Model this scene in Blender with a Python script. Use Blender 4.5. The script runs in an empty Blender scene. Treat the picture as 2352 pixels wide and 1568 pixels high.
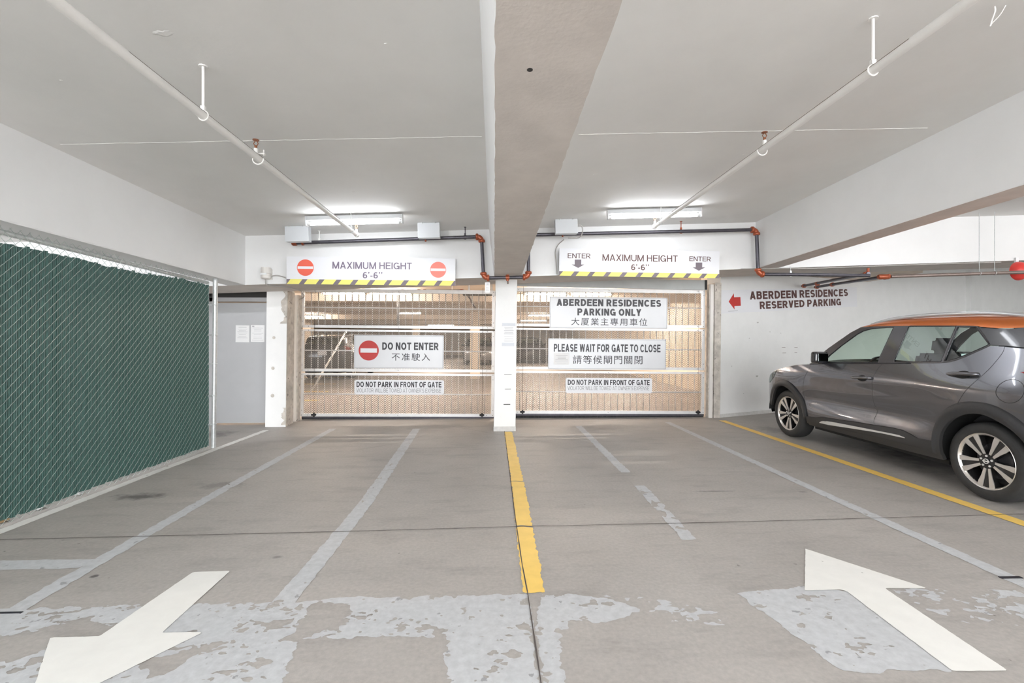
import bpy, bmesh, math, random
import numpy as np
from mathutils import Vector, Matrix
from mathutils.geometry import delaunay_2d_cdt
random.seed(7)
SC = bpy.context.scene
COL = SC.collection

# ------------------------------------------------------------------ camera
cd = bpy.data.cameras.new('camera'); cam = bpy.data.objects.new('camera', cd); COL.objects.link(cam)
cd.sensor_width = 36.0; cd.lens = 1070.0 / 2352 * 36.0
cd.clip_start = 0.05; cd.clip_end = 200
cam.location = (0, 0, 1.34)
cam.rotation_euler = (math.radians(90), 0, -math.atan(41 / 1070.0))
SC.camera = cam

# ------------------------------------------------------------------ world, exposure
SKY = 3.9          # fill light through an assumed open side behind the camera
w = bpy.data.worlds.new('world'); SC.world = w; w.use_nodes = True
w.node_tree.nodes['Background'].inputs[0].default_value = (0.97, 0.985, 1.0, 1)
w.node_tree.nodes['Background'].inputs[1].default_value = SKY
vs = SC.view_settings
vs.view_transform = 'Standard'; vs.look = 'None'; vs.gamma = 1.0; vs.use_curve_mapping = False
vs.exposure = 1.07
SC.cycles.diffuse_bounces = 5; SC.cycles.max_bounces = 12
SC.cycles.use_adaptive_sampling = True; SC.cycles.adaptive_threshold = 0.02
TUBE = 19.0        # strength of the tubes on this side of the gates
TUBE_IN = 255.0     # strength of the tubes beyond the gates
TUBE_UNSEEN = 118.0  # strength of unseen tubes: added fill behind the camera, bay beyond the fence

# ------------------------------------------------------------------ helpers
class MB:
    """collects shapes into one mesh"""
    def __init__(s): s.v = []; s.f = []; s.m = []
    def add(s, vs_, fs, m=0):
        b = len(s.v); s.v += [tuple(p) for p in vs_]
        for f in fs: s.f.append(tuple(b + i for i in f)); s.m.append(m)
        return s
    def box(s, x0, x1, y0, y1, z0, z1, m=0):
        return s.add([(x0,y0,z0),(x1,y0,z0),(x1,y1,z0),(x0,y1,z0),(x0,y0,z1),(x1,y0,z1),(x1,y1,z1),(x0,y1,z1)],
                     [(0,3,2,1),(4,5,6,7),(0,1,5,4),(1,2,6,5),(2,3,7,6),(3,0,4,7)], m)
    def hexa(s, p, m=0):   # eight corners, bottom ring then top ring
        return s.add(p, [(0,3,2,1),(4,5,6,7),(0,1,5,4),(1,2,6,5),(2,3,7,6),(3,0,4,7)], m)
    def tube(s, path, r, n=10, cap=True, m=0, closed=False):
        P = [Vector(p) for p in path]; k = len(P)
        rr = r if hasattr(r, '__len__') else [r] * k
        rings = []; up = None
        for i in range(k):
            if closed: t = P[(i+1) % k] - P[i-1]
            else: t = P[min(i+1, k-1)] - P[max(i-1, 0)]
            t.normalize()
            if up is None:
                up = Vector((0,0,1)) if abs(t.z) < 0.9 else Vector((1,0,0))
            a = up - t * up.dot(t)
            if a.length < 1e-6: a = t.orthogonal()
            a.normalize(); up = a; b = t.cross(a)
            rings.append([P[i] + a * (rr[i]*math.cos(2*math.pi*j/n)) + b * (rr[i]*math.sin(2*math.pi*j/n)) for j in range(n)])
        vs_ = [p for q in rings for p in q]; fs = []
        for i in range(k if closed else k-1):
            i2 = (i+1) % k
            for j in range(n):
                fs.append((i*n+j, i*n+(j+1)%n, i2*n+(j+1)%n, i2*n+j))
        if cap and not closed:
            fs.append(tuple(range(n))[::-1]); fs.append(tuple((k-1)*n+j for j in range(n)))
        return s.add(vs_, fs, m)
    def cyl(s, a, b, r, n=16, m=0, r2=None): return s.tube([a, b], [r, r if r2 is None else r2], n, True, m)
    def revolve(s, prof, origin, axis='X', n=48, m=0, closed=False):
        # prof: list of (radius, along)
        o = Vector(origin); vs_ = []; fs = []; k = len(prof)
        for i in range(n):
            a = 2*math.pi*i/n; ca, sa = math.cos(a), math.sin(a)
            for r, l in prof:
                if axis == 'X': vs_.append(o + Vector((l, r*ca, r*sa)))
                elif axis == 'Y': vs_.append(o + Vector((r*ca, l, r*sa)))
                else: vs_.append(o + Vector((r*ca, r*sa, l)))
        for i in range(n):
            i2 = (i+1) % n
            for j in range(k if closed else k-1):
                j2 = (j+1) % k
                fs.append((i*k+j, i*k+j2, i2*k+j2, i2*k+j))
        return s.add(vs_, fs, m)
    def prism(s, pts, fn, d0, d1, m=0):
        # pts in 2d, fn(u, v, d) -> 3d
        n = len(pts)
        vs_ = [fn(u, v, d0) for u, v in pts] + [fn(u, v, d1) for u, v in pts]
        fs = [tuple(range(n)), tuple(range(2*n-1, n-1, -1))] + [(i, i+n, (i+1)%n+n, (i+1)%n) for i in range(n)]
        return s.add(vs_, fs, m)
    def build(s, name, mats, parent=None, smooth=False, fix=True, bevel=0, angle=None):
        me = bpy.data.meshes.new(name); me.from_pydata(s.v, [], s.f)
        mats = mats if isinstance(mats, (list, tuple)) else [mats]
        for mt in mats: me.materials.append(mt)
        if len(mats) > 1: me.polygons.foreach_set('material_index', s.m)
        me.validate()
        if fix:
            bm = bmesh.new(); bm.from_mesh(me); bmesh.ops.recalc_face_normals(bm, faces=bm.faces); bm.to_mesh(me); bm.free()
        if smooth: me.polygons.foreach_set('use_smooth', [True]*len(me.polygons))
        o = bpy.data.objects.new(name, me); COL.objects.link(o)
        if smooth and angle: me.set_sharp_from_angle(angle=math.radians(angle))
        if bevel:
            b = o.modifiers.new('bevel', 'BEVEL'); b.width = bevel; b.segments = 2; b.limit_method = 'ANGLE'
        if parent: o.parent = parent
        return o

def tag(o, label=None, cat=None, group=None, kind=None):
    if label: o['label'] = label
    if cat: o['category'] = cat
    if group: o['group'] = group
    if kind: o['kind'] = kind
    return o
def thing(name, label, cat, loc=(0,0,0), rot=(0,0,0), group=None):
    o = bpy.data.objects.new(name, None); COL.objects.link(o)
    o.location = loc; o.rotation_euler = rot; o.empty_display_size = 0.1
    return tag(o, label, cat, group)
def struct(o): o['kind'] = 'structure'; return o
def copy_tree(o, parent=None):
    c = o.copy(); COL.objects.link(c)
    if parent: c.parent = parent
    for ch in list(o.children): copy_tree(ch, c)
    return c

def mat(name, col, rough=0.5, metal=0.0, var=0.0, scale=6.0, bump=0.0, bscale=60.0, coat=0.0, spec=None, detail=6.0, spots=0.0, spotcol=(0.25,0.22,0.2)):
    m = bpy.data.materials.new(name); m.use_nodes = True
    nt = m.node_tree; N = nt.nodes; L = nt.links; b = N['Principled BSDF']
    b.inputs['Base Color'].default_value = (*col, 1); b.inputs['Roughness'].default_value = rough; b.inputs['Metallic'].default_value = metal
    if coat: b.inputs['Coat Weight'].default_value = coat; b.inputs['Coat Roughness'].default_value = 0.04
    if spec is not None: b.inputs['Specular IOR Level'].default_value = spec
    tc = N.new('ShaderNodeTexCoord')
    if var:
        n = N.new('ShaderNodeTexNoise'); n.inputs['Scale'].default_value = scale; n.inputs['Detail'].default_value = detail; n.inputs['Roughness'].default_value = 0.6
        r = N.new('ShaderNodeValToRGB'); e = r.color_ramp.elements
        e[0].position = 0.3; e[1].position = 0.7
        e[0].color = (*[c*(1-var) for c in col], 1); e[1].color = (*[min(1, c*(1+var)) for c in col], 1)
        L.new(tc.outputs['Object'], n.inputs['Vector']); L.new(n.outputs['Fac'], r.inputs['Fac'])
        out = r.outputs['Color']
        if spots:
            n2 = N.new('ShaderNodeTexNoise'); n2.inputs['Scale'].default_value = 17; n2.inputs['Detail'].default_value = 3
            r2 = N.new('ShaderNodeValToRGB'); r2.color_ramp.elements[0].position = 0.72 - spots; r2.color_ramp.elements[1].position = 0.75 - spots
            mx = N.new('ShaderNodeMix'); mx.data_type = 'RGBA'
            L.new(tc.outputs['Object'], n2.inputs['Vector']); L.new(n2.outputs['Fac'], r2.inputs['Fac']); L.new(r2.outputs['Color'], mx.inputs['Factor'])
            L.new(out, mx.inputs['A']); mx.inputs['B'].default_value = (*spotcol, 1); out = mx.outputs['Result']
        L.new(out, b.inputs['Base Color'])
    if bump:
        n = N.new('ShaderNodeTexNoise'); n.inputs['Scale'].default_value = bscale; n.inputs['Detail'].default_value = 5
        bp = N.new('ShaderNodeBump'); bp.inputs['Strength'].default_value = bump; bp.inputs['Distance'].default_value = 0.01
        L.new(tc.outputs['Object'], n.inputs['Vector']); L.new(n.outputs['Fac'], bp.inputs['Height']); L.new(bp.outputs['Normal'], b.inputs['Normal'])
    return m
def emis(name, col, strength):
    m = bpy.data.materials.new(name); m.use_nodes = True
    nt = m.node_tree; nt.nodes.clear()
    e = nt.nodes.new('ShaderNodeEmission'); e.inputs[0].default_value = (*col, 1); e.inputs[1].default_value = strength
    o = nt.nodes.new('ShaderNodeOutputMaterial'); nt.links.new(e.outputs[0], o.inputs[0]); return m
def glass(name, tint, base_reflect=0.06):
    m = bpy.data.materials.new(name); m.use_nodes = True
    nt = m.node_tree; nt.nodes.clear(); N = nt.nodes; L = nt.links
    t = N.new('ShaderNodeBsdfTransparent'); t.inputs[0].default_value = (*tint, 1)
    g = N.new('ShaderNodeBsdfGlossy'); g.inputs['Roughness'].default_value = 0.0
    f = N.new('ShaderNodeLayerWeight'); p5 = N.new('ShaderNodeMath'); p5.operation = 'POWER'; p5.inputs[1].default_value = 4.0
    L.new(f.outputs['Facing'], p5.inputs[0])
    a = N.new('ShaderNodeMath'); a.operation = 'MULTIPLY_ADD'; a.inputs[1].default_value = 0.9; a.inputs[2].default_value = base_reflect
    x = N.new('ShaderNodeMixShader'); o = N.new('ShaderNodeOutputMaterial')
    L.new(p5.outputs[0], a.inputs[0]); L.new(a.outputs[0], x.inputs[0]); L.new(t.outputs[0], x.inputs[1]); L.new(g.outputs[0], x.inputs[2]); L.new(x.outputs[0], o.inputs[0])
    return m

# ------------------------------------------------------------------ materials
def concrete_floor():
    m = mat('floor_concrete', (0.40, 0.365, 0.335), 0.55, bump=0.06, bscale=180)
    nt = m.node_tree; N = nt.nodes; L = nt.links; b = N['Principled BSDF']; tc = N['Texture Coordinate']
    def noise(sc, det, rough=0.6, vec=None):
        n = N.new('ShaderNodeTexNoise'); n.inputs['Scale'].default_value = sc; n.inputs['Detail'].default_value = det; n.inputs['Roughness'].default_value = rough
        L.new(vec or tc.outputs['Object'], n.inputs['Vector']); return n.outputs['Fac']
    def ramp(inp, a, b_, c0, c1):
        r = N.new('ShaderNodeValToRGB'); r.color_ramp.elements[0].position = a; r.color_ramp.elements[1].position = b_
        r.color_ramp.elements[0].color = (*c0, 1); r.color_ramp.elements[1].color = (*c1, 1); L.new(inp, r.inputs['Fac']); return r.outputs['Color']
    def mix(f, a, bb, typ='MIX'):
        x = N.new('ShaderNodeMix'); x.data_type = 'RGBA'; x.blend_type = typ
        if hasattr(f, 'is_linked'): L.new(f, x.inputs['Factor'])
        else: x.inputs['Factor'].default_value = f
        for s_, v_ in (('A', a), ('B', bb)):
            if hasattr(v_, 'is_linked'): L.new(v_, x.inputs[s_])
            else: x.inputs[s_].default_value = (*v_, 1)
        return x.outputs['Result']
    base = ramp(noise(1.3, 8, 0.65), 0.3, 0.7, (0.374, 0.350, 0.324), (0.444, 0.418, 0.390))
    fine = ramp(noise(45, 4), 0.3, 0.7, (0.9, 0.9, 0.9), (1.08, 1.08, 1.08))
    c = mix(1.0, base, fine, 'MULTIPLY')
    # tyre dirt: stretched streaks along the lanes
    mp = N.new('ShaderNodeMapping'); mp.inputs['Scale'].default_value = (0.8, 2.6, 1); L.new(tc.outputs['Object'], mp.inputs['Vector'])
    c = mix(ramp(noise(2.2, 6, 0.7, mp.outputs[0]), 0.52, 0.8, (0, 0, 0), (0.55, 0.55, 0.55)), c, (0.20, 0.185, 0.175))
    # single oil stains; the one under the car also paints in its shadow
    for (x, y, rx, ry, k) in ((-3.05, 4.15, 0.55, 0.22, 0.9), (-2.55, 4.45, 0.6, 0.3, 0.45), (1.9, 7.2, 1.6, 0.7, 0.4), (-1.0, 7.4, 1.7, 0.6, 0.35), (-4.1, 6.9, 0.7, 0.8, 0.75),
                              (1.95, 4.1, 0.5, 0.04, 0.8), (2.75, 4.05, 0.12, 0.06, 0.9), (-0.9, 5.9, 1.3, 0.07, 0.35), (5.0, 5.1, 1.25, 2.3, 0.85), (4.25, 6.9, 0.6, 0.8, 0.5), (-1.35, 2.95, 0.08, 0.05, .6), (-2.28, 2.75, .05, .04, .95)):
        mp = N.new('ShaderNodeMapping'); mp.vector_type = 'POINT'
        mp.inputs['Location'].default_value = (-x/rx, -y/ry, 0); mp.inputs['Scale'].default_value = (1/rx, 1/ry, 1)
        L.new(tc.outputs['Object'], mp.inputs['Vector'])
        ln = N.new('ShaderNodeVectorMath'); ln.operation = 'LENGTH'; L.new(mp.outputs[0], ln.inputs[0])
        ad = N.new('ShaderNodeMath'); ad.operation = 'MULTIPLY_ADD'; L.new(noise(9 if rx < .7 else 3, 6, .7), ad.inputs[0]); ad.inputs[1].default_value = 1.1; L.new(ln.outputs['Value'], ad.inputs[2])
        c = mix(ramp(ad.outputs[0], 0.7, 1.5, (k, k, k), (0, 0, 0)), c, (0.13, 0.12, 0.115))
    # dark specks
    c = mix(ramp(noise(14, 2), 0.745, 0.765, (0, 0, 0), (0.6, 0.6, 0.6)), c, (0.12, 0.11, 0.1))
    L.new(c, b.inputs['Base Color'])
    return m
M = dict(
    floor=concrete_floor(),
    wall=mat('wall_white_paint', (0.80, 0.80, 0.79), 0.6, var=0.03, scale=3, bump=0.12, bscale=14, spots=0.0, spotcol=(0.45,0.43,0.4)),
    beam=mat('beam_white_paint', (0.78, 0.78, 0.775), 0.6, var=0.025, scale=2, bump=0.06, bscale=12),
    ceil=mat('ceiling_paint', (0.80, 0.79, 0.77), 0.75, var=0.04, scale=1.1, bump=0.12, bscale=22),
    raw=mat('bare_concrete', (0.63, 0.58, 0.54), 0.8, var=0.07, scale=5, bump=0.15, bscale=50),
    jamb=mat('chipped_concrete', (0.55, 0.51, 0.46), 0.8, var=0.25, scale=9, bump=0.4, bscale=30, spots=0.06),
    galv=mat('galvanised_steel', (0.62, 0.64, 0.64), 0.42, 0.6, var=0.1, scale=40),
    gate=mat('gate_aluminium', (0.72, 0.72, 0.72), 0.42, 0.35, var=0.05, scale=12),
    mesh=mat('gate_mesh_steel', (0.27, 0.24, 0.21), 0.5, 0.3),
    bar=mat('gate_bar_steel', (0.82, 0.81, 0.80), 0.4, 0.1),
    wire=mat('fence_wire', (0.50, 0.56, 0.53), 0.4, 0.5),
    slat=mat('green_plastic', (0.047, 0.108, 0.094), 0.38, var=0.2, scale=20),
    black=mat('black_rubber', (0.02, 0.02, 0.022), 0.7),
    dark=mat('dark_gap', (0.05, 0.047, 0.045), 0.8),
    sign=mat('sign_white', (0.77, 0.775, 0.80), 0.3, var=0.015, scale=2),
    signs=mat('sign_silver', (0.66, 0.67, 0.69), 0.35, 0.1, var=0.03, scale=3),
    ink=mat('lettering_black', (0.025, 0.023, 0.03), 0.4),
    inkp=mat('lettering_faded', (0.17, 0.135, 0.19), 0.5),
    inkb=mat('lettering_brown', (0.10, 0.045, 0.04), 0.5),
    inkg=mat('lettering_grey', (0.22, 0.22, 0.23), 0.5),
    stripe=mat('stripe_grey', (0.17, 0.14, 0.16), 0.5),
    red=mat('sign_red', (0.50, 0.035, 0.03), 0.4),
    redo=mat('sign_red_faded', (0.80, 0.13, 0.08), 0.45),
    redp=mat('sign_red_pale', (0.85, 0.23, 0.18), 0.45),
    yellow=mat('sign_yellow', (0.80, 0.74, 0.18), 0.45),
    paper=mat('paper', (0.80, 0.80, 0.80), 0.6),
    ptxt=mat('paper_text', (0.42, 0.42, 0.44), 0.6),
    pbar=mat('paper_tape', (0.50, 0.52, 0.56), 0.3),
    door=mat('door_grey_paint', (0.42, 0.425, 0.435), 0.35, var=0.04, scale=2),
    doorf=mat('door_frame_paint', (0.40, 0.40, 0.41), 0.45),
    rust=mat('rusty_steel', (0.16, 0.12, 0.10), 0.6, 0.3, var=0.3, scale=30),
    pipew=mat('pipe_white_paint', (0.87, 0.855, 0.83), 0.35, var=0.04, scale=6),
    piped=mat('pipe_dark_steel', (0.09, 0.085, 0.10), 0.32, 0.5, var=0.2, scale=12),
    copper=mat('orange_coupling', (0.36, 0.085, 0.035), 0.32, 0.25, var=0.2, scale=25),
    brass=mat('brass', (0.35, 0.14, 0.07), 0.35, 0.8),
    box=mat('junction_box_grey', (0.62, 0.64, 0.66), 0.4, 0.1),
    lamp=mat('lamp_housing', (0.82, 0.83, 0.84), 0.4),
    housing=mat('lamp_housing_grey', (0.55, 0.56, 0.57), 0.4),
    plastic=mat('off_white_plastic', (0.75, 0.72, 0.68), 0.4),
    cable=mat('grey_conduit', (0.42, 0.40, 0.38), 0.4),
    alarm=mat('alarm_red', (0.70, 0.05, 0.04), 0.35),
    pwhite=mat('paint_white', (0.83, 0.82, 0.78), 0.6, var=0.03, scale=9),
    pgrey=mat('paint_grey', (0.53, 0.54, 0.55), 0.6, var=0.10, scale=26, spots=0.045, spotcol=(0.33, 0.33, 0.34)),
    pyellow=mat('paint_yellow', (0.95, 0.64, 0.16), 0.55, var=0.06, scale=8),
    joint=mat('joint_dark', (0.10, 0.085, 0.08), 0.9),
    litter=mat('crumpled_paper', (0.72, 0.72, 0.72), 0.7), leaf=mat('dry_leaf', (0.38, 0.26, 0.14), 0.8, var=0.3, scale=40),
    iwall=mat('inner_wall_cream', (0.80, 0.70, 0.58), 0.7, var=0.03, scale=2),
    iceil=mat('inner_ceiling', (0.62, 0.54, 0.46), 0.8, var=0.05, scale=2),
    lit=emis('tube_white', (0.95, 0.98, 1.03), TUBE), litb=emis('tube_white_unseen', (0.95, 0.98, 1.03), TUBE_UNSEEN), litd=emis('tube_white_bay', (0.95, 0.98, 1.03), 8.0), litin=emis('tube_warm', (1.0, 0.84, 0.70), TUBE_IN),
)
# ------------------------------------------------------------------ the setting
def zc(x, y): return 2.928 + 0.036*x - 0.020*(y - 6.6)       # ceiling, which falls a little across and along
def zb(x, y): return 2.252 + 0.037*x - 0.020*(y - 6.6)       # underside of the beams
LEAN = 0.012                                                  # plumb leans this much against the sloping floor

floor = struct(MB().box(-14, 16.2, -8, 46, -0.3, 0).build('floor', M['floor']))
# ceiling slab over the drive aisle
c = MB(); nx, ny = 10, 10
X0, X1, Y0, Y1 = -9, 16, -8, 13
c.hexa([(X0,Y0,zc(X0,Y0)),(X1,Y0,zc(X1,Y0)),(X1,Y1,zc(X1,Y1)),(X0,Y1,zc(X0,Y1)),
        (X0,Y0,zc(X0,Y0)+.3),(X1,Y0,zc(X1,Y0)+.3),(X1,Y1,zc(X1,Y1)+.3),(X0,Y1,zc(X0,Y1)+.3)])
ceiling = struct(c.build('ceiling', M['ceil']))
# a proud seam across the ceiling
def seam(x0, x1, y):
    P = []; k = int((x1-x0)/0.08); rnd = random.Random(3)
    for i in range(k+1):
        x = x0 + (x1-x0)*i/k; yy = y + rnd.uniform(-.004, .004)
        P.append((x, yy, zc(x, yy) - 0.0005))
    return MB().tube(P, [random.uniform(.0015, .0035) for _ in P], 5)
for a, b in ((-3.35, -0.1), (0.68, 3.6)):
    seam(a, b, 3.735).build('seam', M['ceil'], ceiling)

for k_, (cx, cy, r_) in enumerate(((-1.72, 2.50, .06), (-1.45, 4.95, .05), (2.3, 4.2, .02), (-.6, 2.6, .012), (-2.6, 2.9, .012), (1.0, 4.6, .03))):
    rnd = random.Random(k_); pts = [(cx+r_*rnd.uniform(.5, 1.2)*math.cos(a), cy+.55*r_*rnd.uniform(.5, 1.2)*math.sin(a)) for a in [i*math.pi/8 for i in range(16)]]
    m = MB(); n_ = len(pts); m.add([(x, y, zc(x, y)+.001) for x, y in pts]+[(cx+(x-cx)*.6, cy+(y-cy)*.6, zc(x, y)-.002) for x, y in pts], [tuple(range(n_, 2*n_))]+[(i, (i+1) % n_, n_+(i+1) % n_, n_+i) for i in range(n_)])
    m.build('plaster_patch', M['ceil'], ceiling)
def sloped_beam(name, x0, x1, y0, y1, raw=True, bot=zb, flare=0.0):
    """a downstand beam; painted sides, bare concrete underside with slightly broken edges"""
    m = MB(); rnd = random.Random(len(name))
    alongY = (y1-y0) > (x1-x0)
    L = (y1-y0) if alongY else (x1-x0)
    k = max(2, int(L/0.05))
    v = []
    for i in range(k+1):
        t = i/k; a = rnd.uniform(0, .006); b = rnd.uniform(0, .006)
        if alongY:
            y = y0+(y1-y0)*t
            v += [(x0+a, y, bot(x0,y)), (x1-b, y, bot(x1,y)), (x1, y, bot(x1,y)+.008+b), (x1+flare*.6, y, zc(x1,y)+.02), (x0-flare, y, zc(x0,y)+.02), (x0, y, bot(x0,y)+.008+a)]
        else:
            x = x0+(x1-x0)*t
            v += [(x, y0+a*.5, bot(x,y0)), (x, y1, bot(x,y0)), (x, y1, bot(x,y0)+.01), (x, y1, zc(x,y1)+.02), (x, y0, zc(x,y0)+.02), (x, y0, bot(x,y0)+.005+a*.5)]
    fs = []; mi = []
    for i in range(k):
        for j in range(6):
            fs.append((i*6+j, i*6+(j+1)%6, (i+1)*6+(j+1)%6, (i+1)*6+j)); mi.append(1 if j in (0,) else 0)
    fs += [tuple(range(6)), tuple(k*6+j for j in range(6))]; mi += [0, 0]
    m.v = v; m.f = fs; m.m = mi
    return struct(m.build(name, [M['beam'], M['raw'] if raw else M['beam']]))
zt = lambda x, y: 2.252 + 0.037*x
sloped_beam('trim_1', -9, 16, 6.6, 7.45, True, bot=zt)                 # beam across, above the gates
cb = sloped_beam('trim_2', 0.0, 0.39, -6, 6.602, flare=.074)                         # beam in the middle
hole = MB().cyl((0.133, 1.735, zb(.13,1.735)-.002), (0.133, 1.735, zb(.13,1.735)+.03), 0.011, 14)
hole.build('bolt_hole', M['dark'], cb)
lb = sloped_beam('trim_3', -3.69, -3.45, -6, 6.602, False)                    # beam over the fence
rb = sloped_beam('trim_4', 3.78, 4.11, -6, 6.602)                        # beam beside the car bay
# thin angle under the edge of the cross beam
for a, b in ((-.545, -.02), (.46, .905)):
    mbx = MB().hexa([(a,6.575,zt(a,0)-.006),(b,6.575,zt(b,0)-.006),(b,6.6,zt(b,0)-.006),(a,6.6,zt(a,0)-.006),(a,6.575,zt(a,0)+.004),(b,6.575,zt(b,0)+.004),(b,6.6,zt(b,0)+.004),(a,6.6,zt(a,0)+.004)])
    struct(mbx.build('trim_5', M['lamp']))

def post(x0, x1, y0, y1, z1, name, mats, base=None, mi=None):
    m = MB(); k = LEAN*z1
    m.hexa([(x0,y0,0),(x1,y0,0),(x1,y1,0),(x0,y1,0),(x0+k,y0,z1),(x1+k,y0,z1),(x1+k,y1,z1),(x0+k,y1,z1)])
    return struct(m.build(name, mats, bevel=.008))
pc = post(-0.007, 0.319, 6.96, 7.9, 2.30, 'pillar_centre', M['wall'])
MB().box(-0.010, 0.322, 6.955, 7.5, 0, .072).build('footing_band', mat('band_grey', (0.58,0.57,0.55), .7, var=.1, scale=20), pc)
for (x0, x1, z, t) in ((.15, .26, .845, .003), (.16, .25, .63, .003), (.14, .24, .40, .007)):
    MB().box(x0, x1, 6.957, 6.962, z-t, z+t).build('scuff', M['dark'], pc)
_k = LEAN*2.16
pl = struct(MB().hexa([(-3.59,7.45,0),(-3.277,7.45,0),(-3.31,7.80,0),(-3.59,7.80,0),(-3.59+_k,7.45,2.16),(-3.277+_k,7.45,2.16),(-3.31+_k,7.80,2.16),(-3.59+_k,7.80,2.16)]).build('pillar_left', M['wall']))
for (x, z, s_) in ((-3.455, 1.40, .02), (-3.47, .92, .022), (-3.475, .49, .024)):
    MB().revolve([(0.0, -.003), (s_*.5, -.004), (s_, -.002), (s_*1.2, 0)], (x, 7.449, z), 'Y', 14).build('tie_hole', M['jamb'], pl)
# bare chipped side of the left pillar, seen beside the gate
def ragged(name, x0, x1, y, z0, z1, parent, side, seed):
    rnd = random.Random(seed); pts = []
    k = 22
    for i in range(k+1):
        t = i/k; z = z0+(z1-z0)*t
        pts.append((x1 - (x1-x0)*(.25+.75*abs(math.sin(t*5+seed)))*rnd.uniform(.6, 1), z))
    m = MB()
    poly = [(x1, z0)] + pts + [(x1, z1)]
    m.prism([(p[0]+LEAN*p[1], p[1]) for p in poly], lambda u, v, d: (u, y+d, v), -.003, .001)
    return m.build(name, M['jamb'], parent)
ragged('bare_patch', -3.39, -3.277, 7.45, 1.62, 2.13, pl, 1, 2); ragged('bare_patch', -3.36, -3.277, 7.45, .03, .30, pl, 1, 5)
m = MB().hexa([(-3.29,7.46,0.002),(-3.272,7.46,0.002),(-3.304,7.795,0.002),(-3.32,7.795,0.002),(-3.264,7.46,2.14),(-3.246,7.46,2.14),(-3.278,7.795,2.14),(-3.294,7.795,2.14)])
m.build('bare_side', M['jamb'], pl)
# wall to the right, which runs off at an angle behind the car
DX, DY = math.cos(math.radians(22)), math.sin(math.radians(22))
RW = (3.965, 8.06)
def rw(d, off, z): return (RW[0]+DX*d+DY*off+LEAN*z*0, RW[1]+DY*d-DX*off, z)    # off: towards the camera
m = MB()
m.hexa([rw(0,0,0), rw(13.5,0,0), rw(13.5,-.3,0), rw(0,-.3,0), rw(0.012*2.6,0,2.9), rw(13.5,0,3.6), rw(13.5,-.3,3.6), rw(.03,-.3,2.9)])
wr = struct(m.build('wall_right', M['wall']))
m = MB().hexa([rw(0,.012,0), rw(13.5,.012,0), rw(13.5,0,0), rw(0,0,0), rw(0,.008,.06), rw(13.5,.008,.06), rw(13.5,0,.06), rw(0,0,.06)])
struct(m.build('baseboard_right', mat('base_grey', (.58,.57,.55), .7, var=.1, scale=18)))
m = MB().hexa([rw(8.46,.10,0), rw(10.7,.10,0), rw(10.7,0,0), rw(8.46,0,0), rw(8.46,.10,3.3), rw(10.7,.10,3.3), rw(10.7,0,3.3), rw(8.46,0,3.3)])
struct(m.build('pillar_right', M['wall']))
for (d, z, wd) in ((1.63, 1.225, .10), (1.65, 1.12, .10), (1.99, 1.222, .09), (1.995, 1.12, .07)):
    m = MB().hexa([rw(d,.003,z), rw(d+wd,.003,z), rw(d+wd,-.003,z), rw(d,-.003,z), rw(d,.003,z+.006), rw(d+wd,.003,z+.006), rw(d+wd,-.003,z+.006), rw(d,-.003,z+.006)])
    m.build('scuff', M['rust'], wr)
for (d, z, r) in ((.97,1.69,.022),(.95,.70,.03),(1.3,1.52,.012),(1.6,1.5,.012),(.75,1.4,.012),(.6,.4,.01),(.3,.9,.012)):
    m = MB().prism([(r*math.cos(a)*(1+.4*math.sin(3*a)), .5*r*math.sin(a)) for a in [i*.628 for i in range(10)]], lambda u, v, e: rw(d+u, e, z+v), .002, -.001)
    m.build('scuff', mat('scuff_grey', (.45,.44,.42), .8) if 'sg' not in M else M['sg'], wr)
# concrete jamb between the wall and the right gate
m = MB()
m.hexa([(3.845,8.03,0),(3.972,8.05,0),(3.972,8.6,0),(3.845,8.6,0),(3.87,8.03,2.37),(3.996,8.05,2.37),(3.996,8.6,2.37),(3.87,8.6,2.37)])
struct(m.build('trim_6', M['jamb']))
# wall with the door in the left corner, and the wall above it
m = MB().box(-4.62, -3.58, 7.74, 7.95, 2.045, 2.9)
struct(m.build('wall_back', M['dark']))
m = MB().box(-9, -4.6, 7.74, 7.95, 0, 2.8)
struct(m.build('wall_left_back', M['wall']))
# wall over the gates behind the cross beam (dark slot)
m = MB().hexa([(-3.6,8.22,2.40),(4.0,8.22,2.62),(4.0,8.4,2.62),(-3.6,8.4,2.40),(-3.6,8.22,2.9),(4.0,8.22,3.15),(4.0,8.4,3.15),(-3.6,8.4,2.9)])
struct(m.build('wall_above_gates', M['raw']))
# far sides of the place, behind the camera and beyond the fence
struct(MB().box(-9.2, -9, -8, 8, 0, 3.2).build('wall_left', M['wall']))
struct(MB().box(16, 16.2, -8, 14, 0, 3.9).build('wall_far_right', M['wall']))

# door
dr = thing('door_1', None, None, (0,0,0)); dr['kind'] = 'structure'
m = MB().hexa([(-4.49,7.66,.03),(-3.62,7.66,.03),(-3.62,7.70,.03),(-4.49,7.70,.03),(-4.47,7.66,1.96),(-3.60,7.66,1.96),(-3.60,7.70,1.96),(-4.47,7.70,1.96)])
m.build('door_panel', M['door'], dr)
m = MB().box(-4.58,-4.50,7.63,7.75,0,2.05); m.box(-4.58,-3.58,7.63,7.75,1.98,2.045); m.build('door_frame', M['doorf'], dr)
for z in (1.68, .93, .27):
    h = MB().cyl((-4.495+LEAN*z,7.645,z-.06),(-4.495+LEAN*z,7.645,z+.06),.013,8); h.box(-4.51+LEAN*z,-4.47+LEAN*z,7.648,7.662,z-.055,z+.055); h.build('hinge', M['rust'], dr)

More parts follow.
